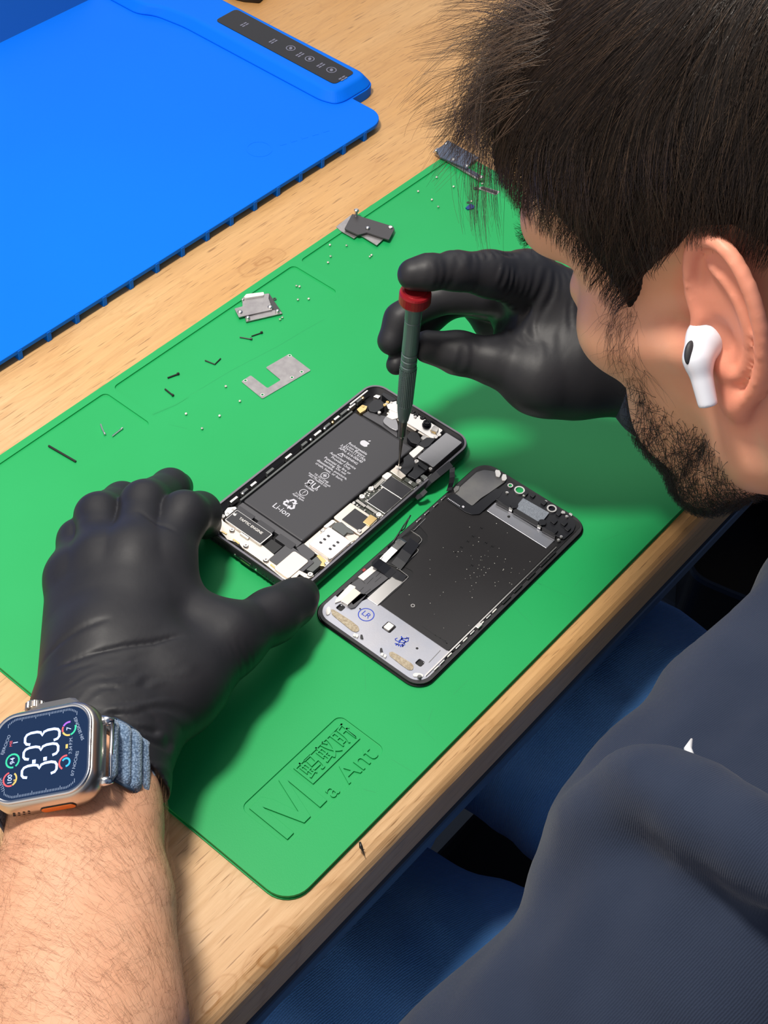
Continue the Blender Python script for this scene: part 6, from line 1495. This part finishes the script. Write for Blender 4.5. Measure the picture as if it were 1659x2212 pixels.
# ---- fine hair on the forearm
g = np.random.default_rng(21); n_ = 5200
tt_ = g.uniform(0, 1, n_); c0_ = np.array(q3(190, 1740, 44)); c1_ = np.array(q3(172, 2330, 61)); axd = unit(c1_-c0_)
P0 = c0_+(c1_-c0_)*tt_[:, None]*1.02; ang = g.uniform(-.25*math.pi, 1.25*math.pi, n_); sx = unit(np.cross(axd, [0, 0, 1])); sz = np.cross(sx, axd); sz = sz if sz[2] > 0 else -sz
P = (P0+60*(np.cos(ang)[:, None]*sx+np.sin(ang)[:, None]*sz)).astype(np.float32)
for _ in range(8): P = P-(grad(Farm, P)*Farm(P)[:, None]).astype(np.float32)
path = [P.astype(float)]; p = P.astype(float); side = unit(np.cross([0, 0, 1], axd)); sg = (p-(c0_+(c1_-c0_)*.5))@side
dirb = axd[None]*-.25+side[None]*np.where(g.random(n_) < .8, -1, .4)[:, None]*.9*np.sign(g.normal(1.2, 1, n_))[:, None]+g.normal(0, .22, (n_, 3))
stp = g.uniform(.9, 1.9, n_)
for k in range(1, 8):
    N_ = grad(Farm, p.astype(np.float32)); d_ = dirb+g.normal(0, .12, (n_, 3))+axd*-.12*k; d_ = d_-N_*np.einsum('ij,ij->i', d_, N_)[:, None]; d_ /= np.linalg.norm(d_, axis=1)[:, None]
    p = p+d_*stp[:, None]; p = p+N_*((.15+.28*k)-Farm(p.astype(np.float32)))[:, None]; path.append(p.copy())
V, F = strands(np.stack(path, 1), .028, taper=.4)
mk('arm_hair', V, F, mat('brown_arm_hair', (0.22, 0.105, 0.05), .5), person, True)['kind'] = 'stuff'
# ---------------------------------------------------------------- under and beside the bench
M_seat = mat('black_seat_fabric', (0.010, 0.010, 0.012), .8, bump=(500, .4, .5))
M_blk = mat('black_plastic', (0.008, 0.009, 0.012), .35)
M_sidegrey = mat('blue_grey_panel', (0.10, 0.16, 0.24), .5)
ch = thing('work_chair', 'black padded work chair under the seated person', 'chair', (*D(60, 440), FLOOR))
MB().prism(dpoly(rrect(-270, 205, 290, 680, 70, 8)), -365, -312).build('seat', M_seat, ch, bev=18, seg=4)
MB().lathe((*D(60, 440), FLOOR+60), (0, 0, 1), [(35, 0), (35, 200), (25, 200), (25, 352)], 20).build('column', M_blk, ch, smooth=False)
for k in range(5):
    a = 2*math.pi*k/5+.3; c = np.array(D(60, 440)); e = c+np.array([math.cos(a), math.sin(a)])*290
    MB().tube([np.array([*c, FLOOR+75]), np.array([*e, FLOOR+50])], [22, 16], 8).build('leg', M_blk, ch)
    MB().lathe((e[0], e[1], FLOOR+24.5)-np.array([math.cos(a+1.57), math.sin(a+1.57), 0])*12, (math.cos(a+1.57), math.sin(a+1.57), 0), [(24, 0), (24, 24)], 16).build('caster', M_blk, ch)
# low blue-grey cabinet under the bench front with an open black bin standing on it
t = thing('drawer_block', 'low blue-grey cabinet standing beside the jeans under the bench', 'cabinet', PZ(1500, 1290, FLOOR))
q = [PZ(x, y, -335) for x, y in [(1330, 1215), (1455, 1140), (1560, 960), (1900, 1000), (2100, 1220), (1760, 1440), (1560, 1375), (1420, 1290)]]
MB().prism([p[:2] for p in q], FLOOR, -335).build('carcass', M_sidegrey, t, bev=4)
zb = -280.0
t = thing('plastic_bin', 'open black plastic bin with rounded corners standing on the blue-grey cabinet', 'bin', PZ(1600, 1230, -334.8))
ob = [PZ(x, y, zb) for x, y in [(1492, 1150), (1488, 1225), (1498, 1246), (1520, 1262), (1585, 1290), (1740, 1345), (1900, 1180), (1700, 1000), (1560, 1020)]]
c = np.mean(ob, axis=0); o2 = [tuple(p[:2]) for p in round_poly([p[:2] for p in ob], 8)]; i2 = [tuple((p+(c[:2]-p)*.035)) for p in [np.array(q) for q in o2]]
mb = MB(); plate(mb, o2, [i2], -334.8, zb, [None]); mb.build('wall', M_blk, t)
mb = MB(); mb.prism(i2, -334.8, -331); mb.build('base', M_blk, t)
o3 = [tuple((np.array(p)+(np.array(p)-c[:2])*.02)) for p in o2]
mb = MB(); plate(mb, o3, [i2], zb, zb+5, [None]); mb.build('rim', mat('bin_rim', (0.02, 0.04, 0.07), .3), t)
fm = MB().prism([PZ(x, y, FLOOR)[:2] for x, y in [(1280, 1290), (1420, 1255), (1640, 1345), (1700, 1560), (1300, 1500)]], FLOOR, FLOOR+6).build('floor_mat', M_blk); tag(fm, 'dark mat on the floor between jeans and blue-grey cabinet', 'mat')
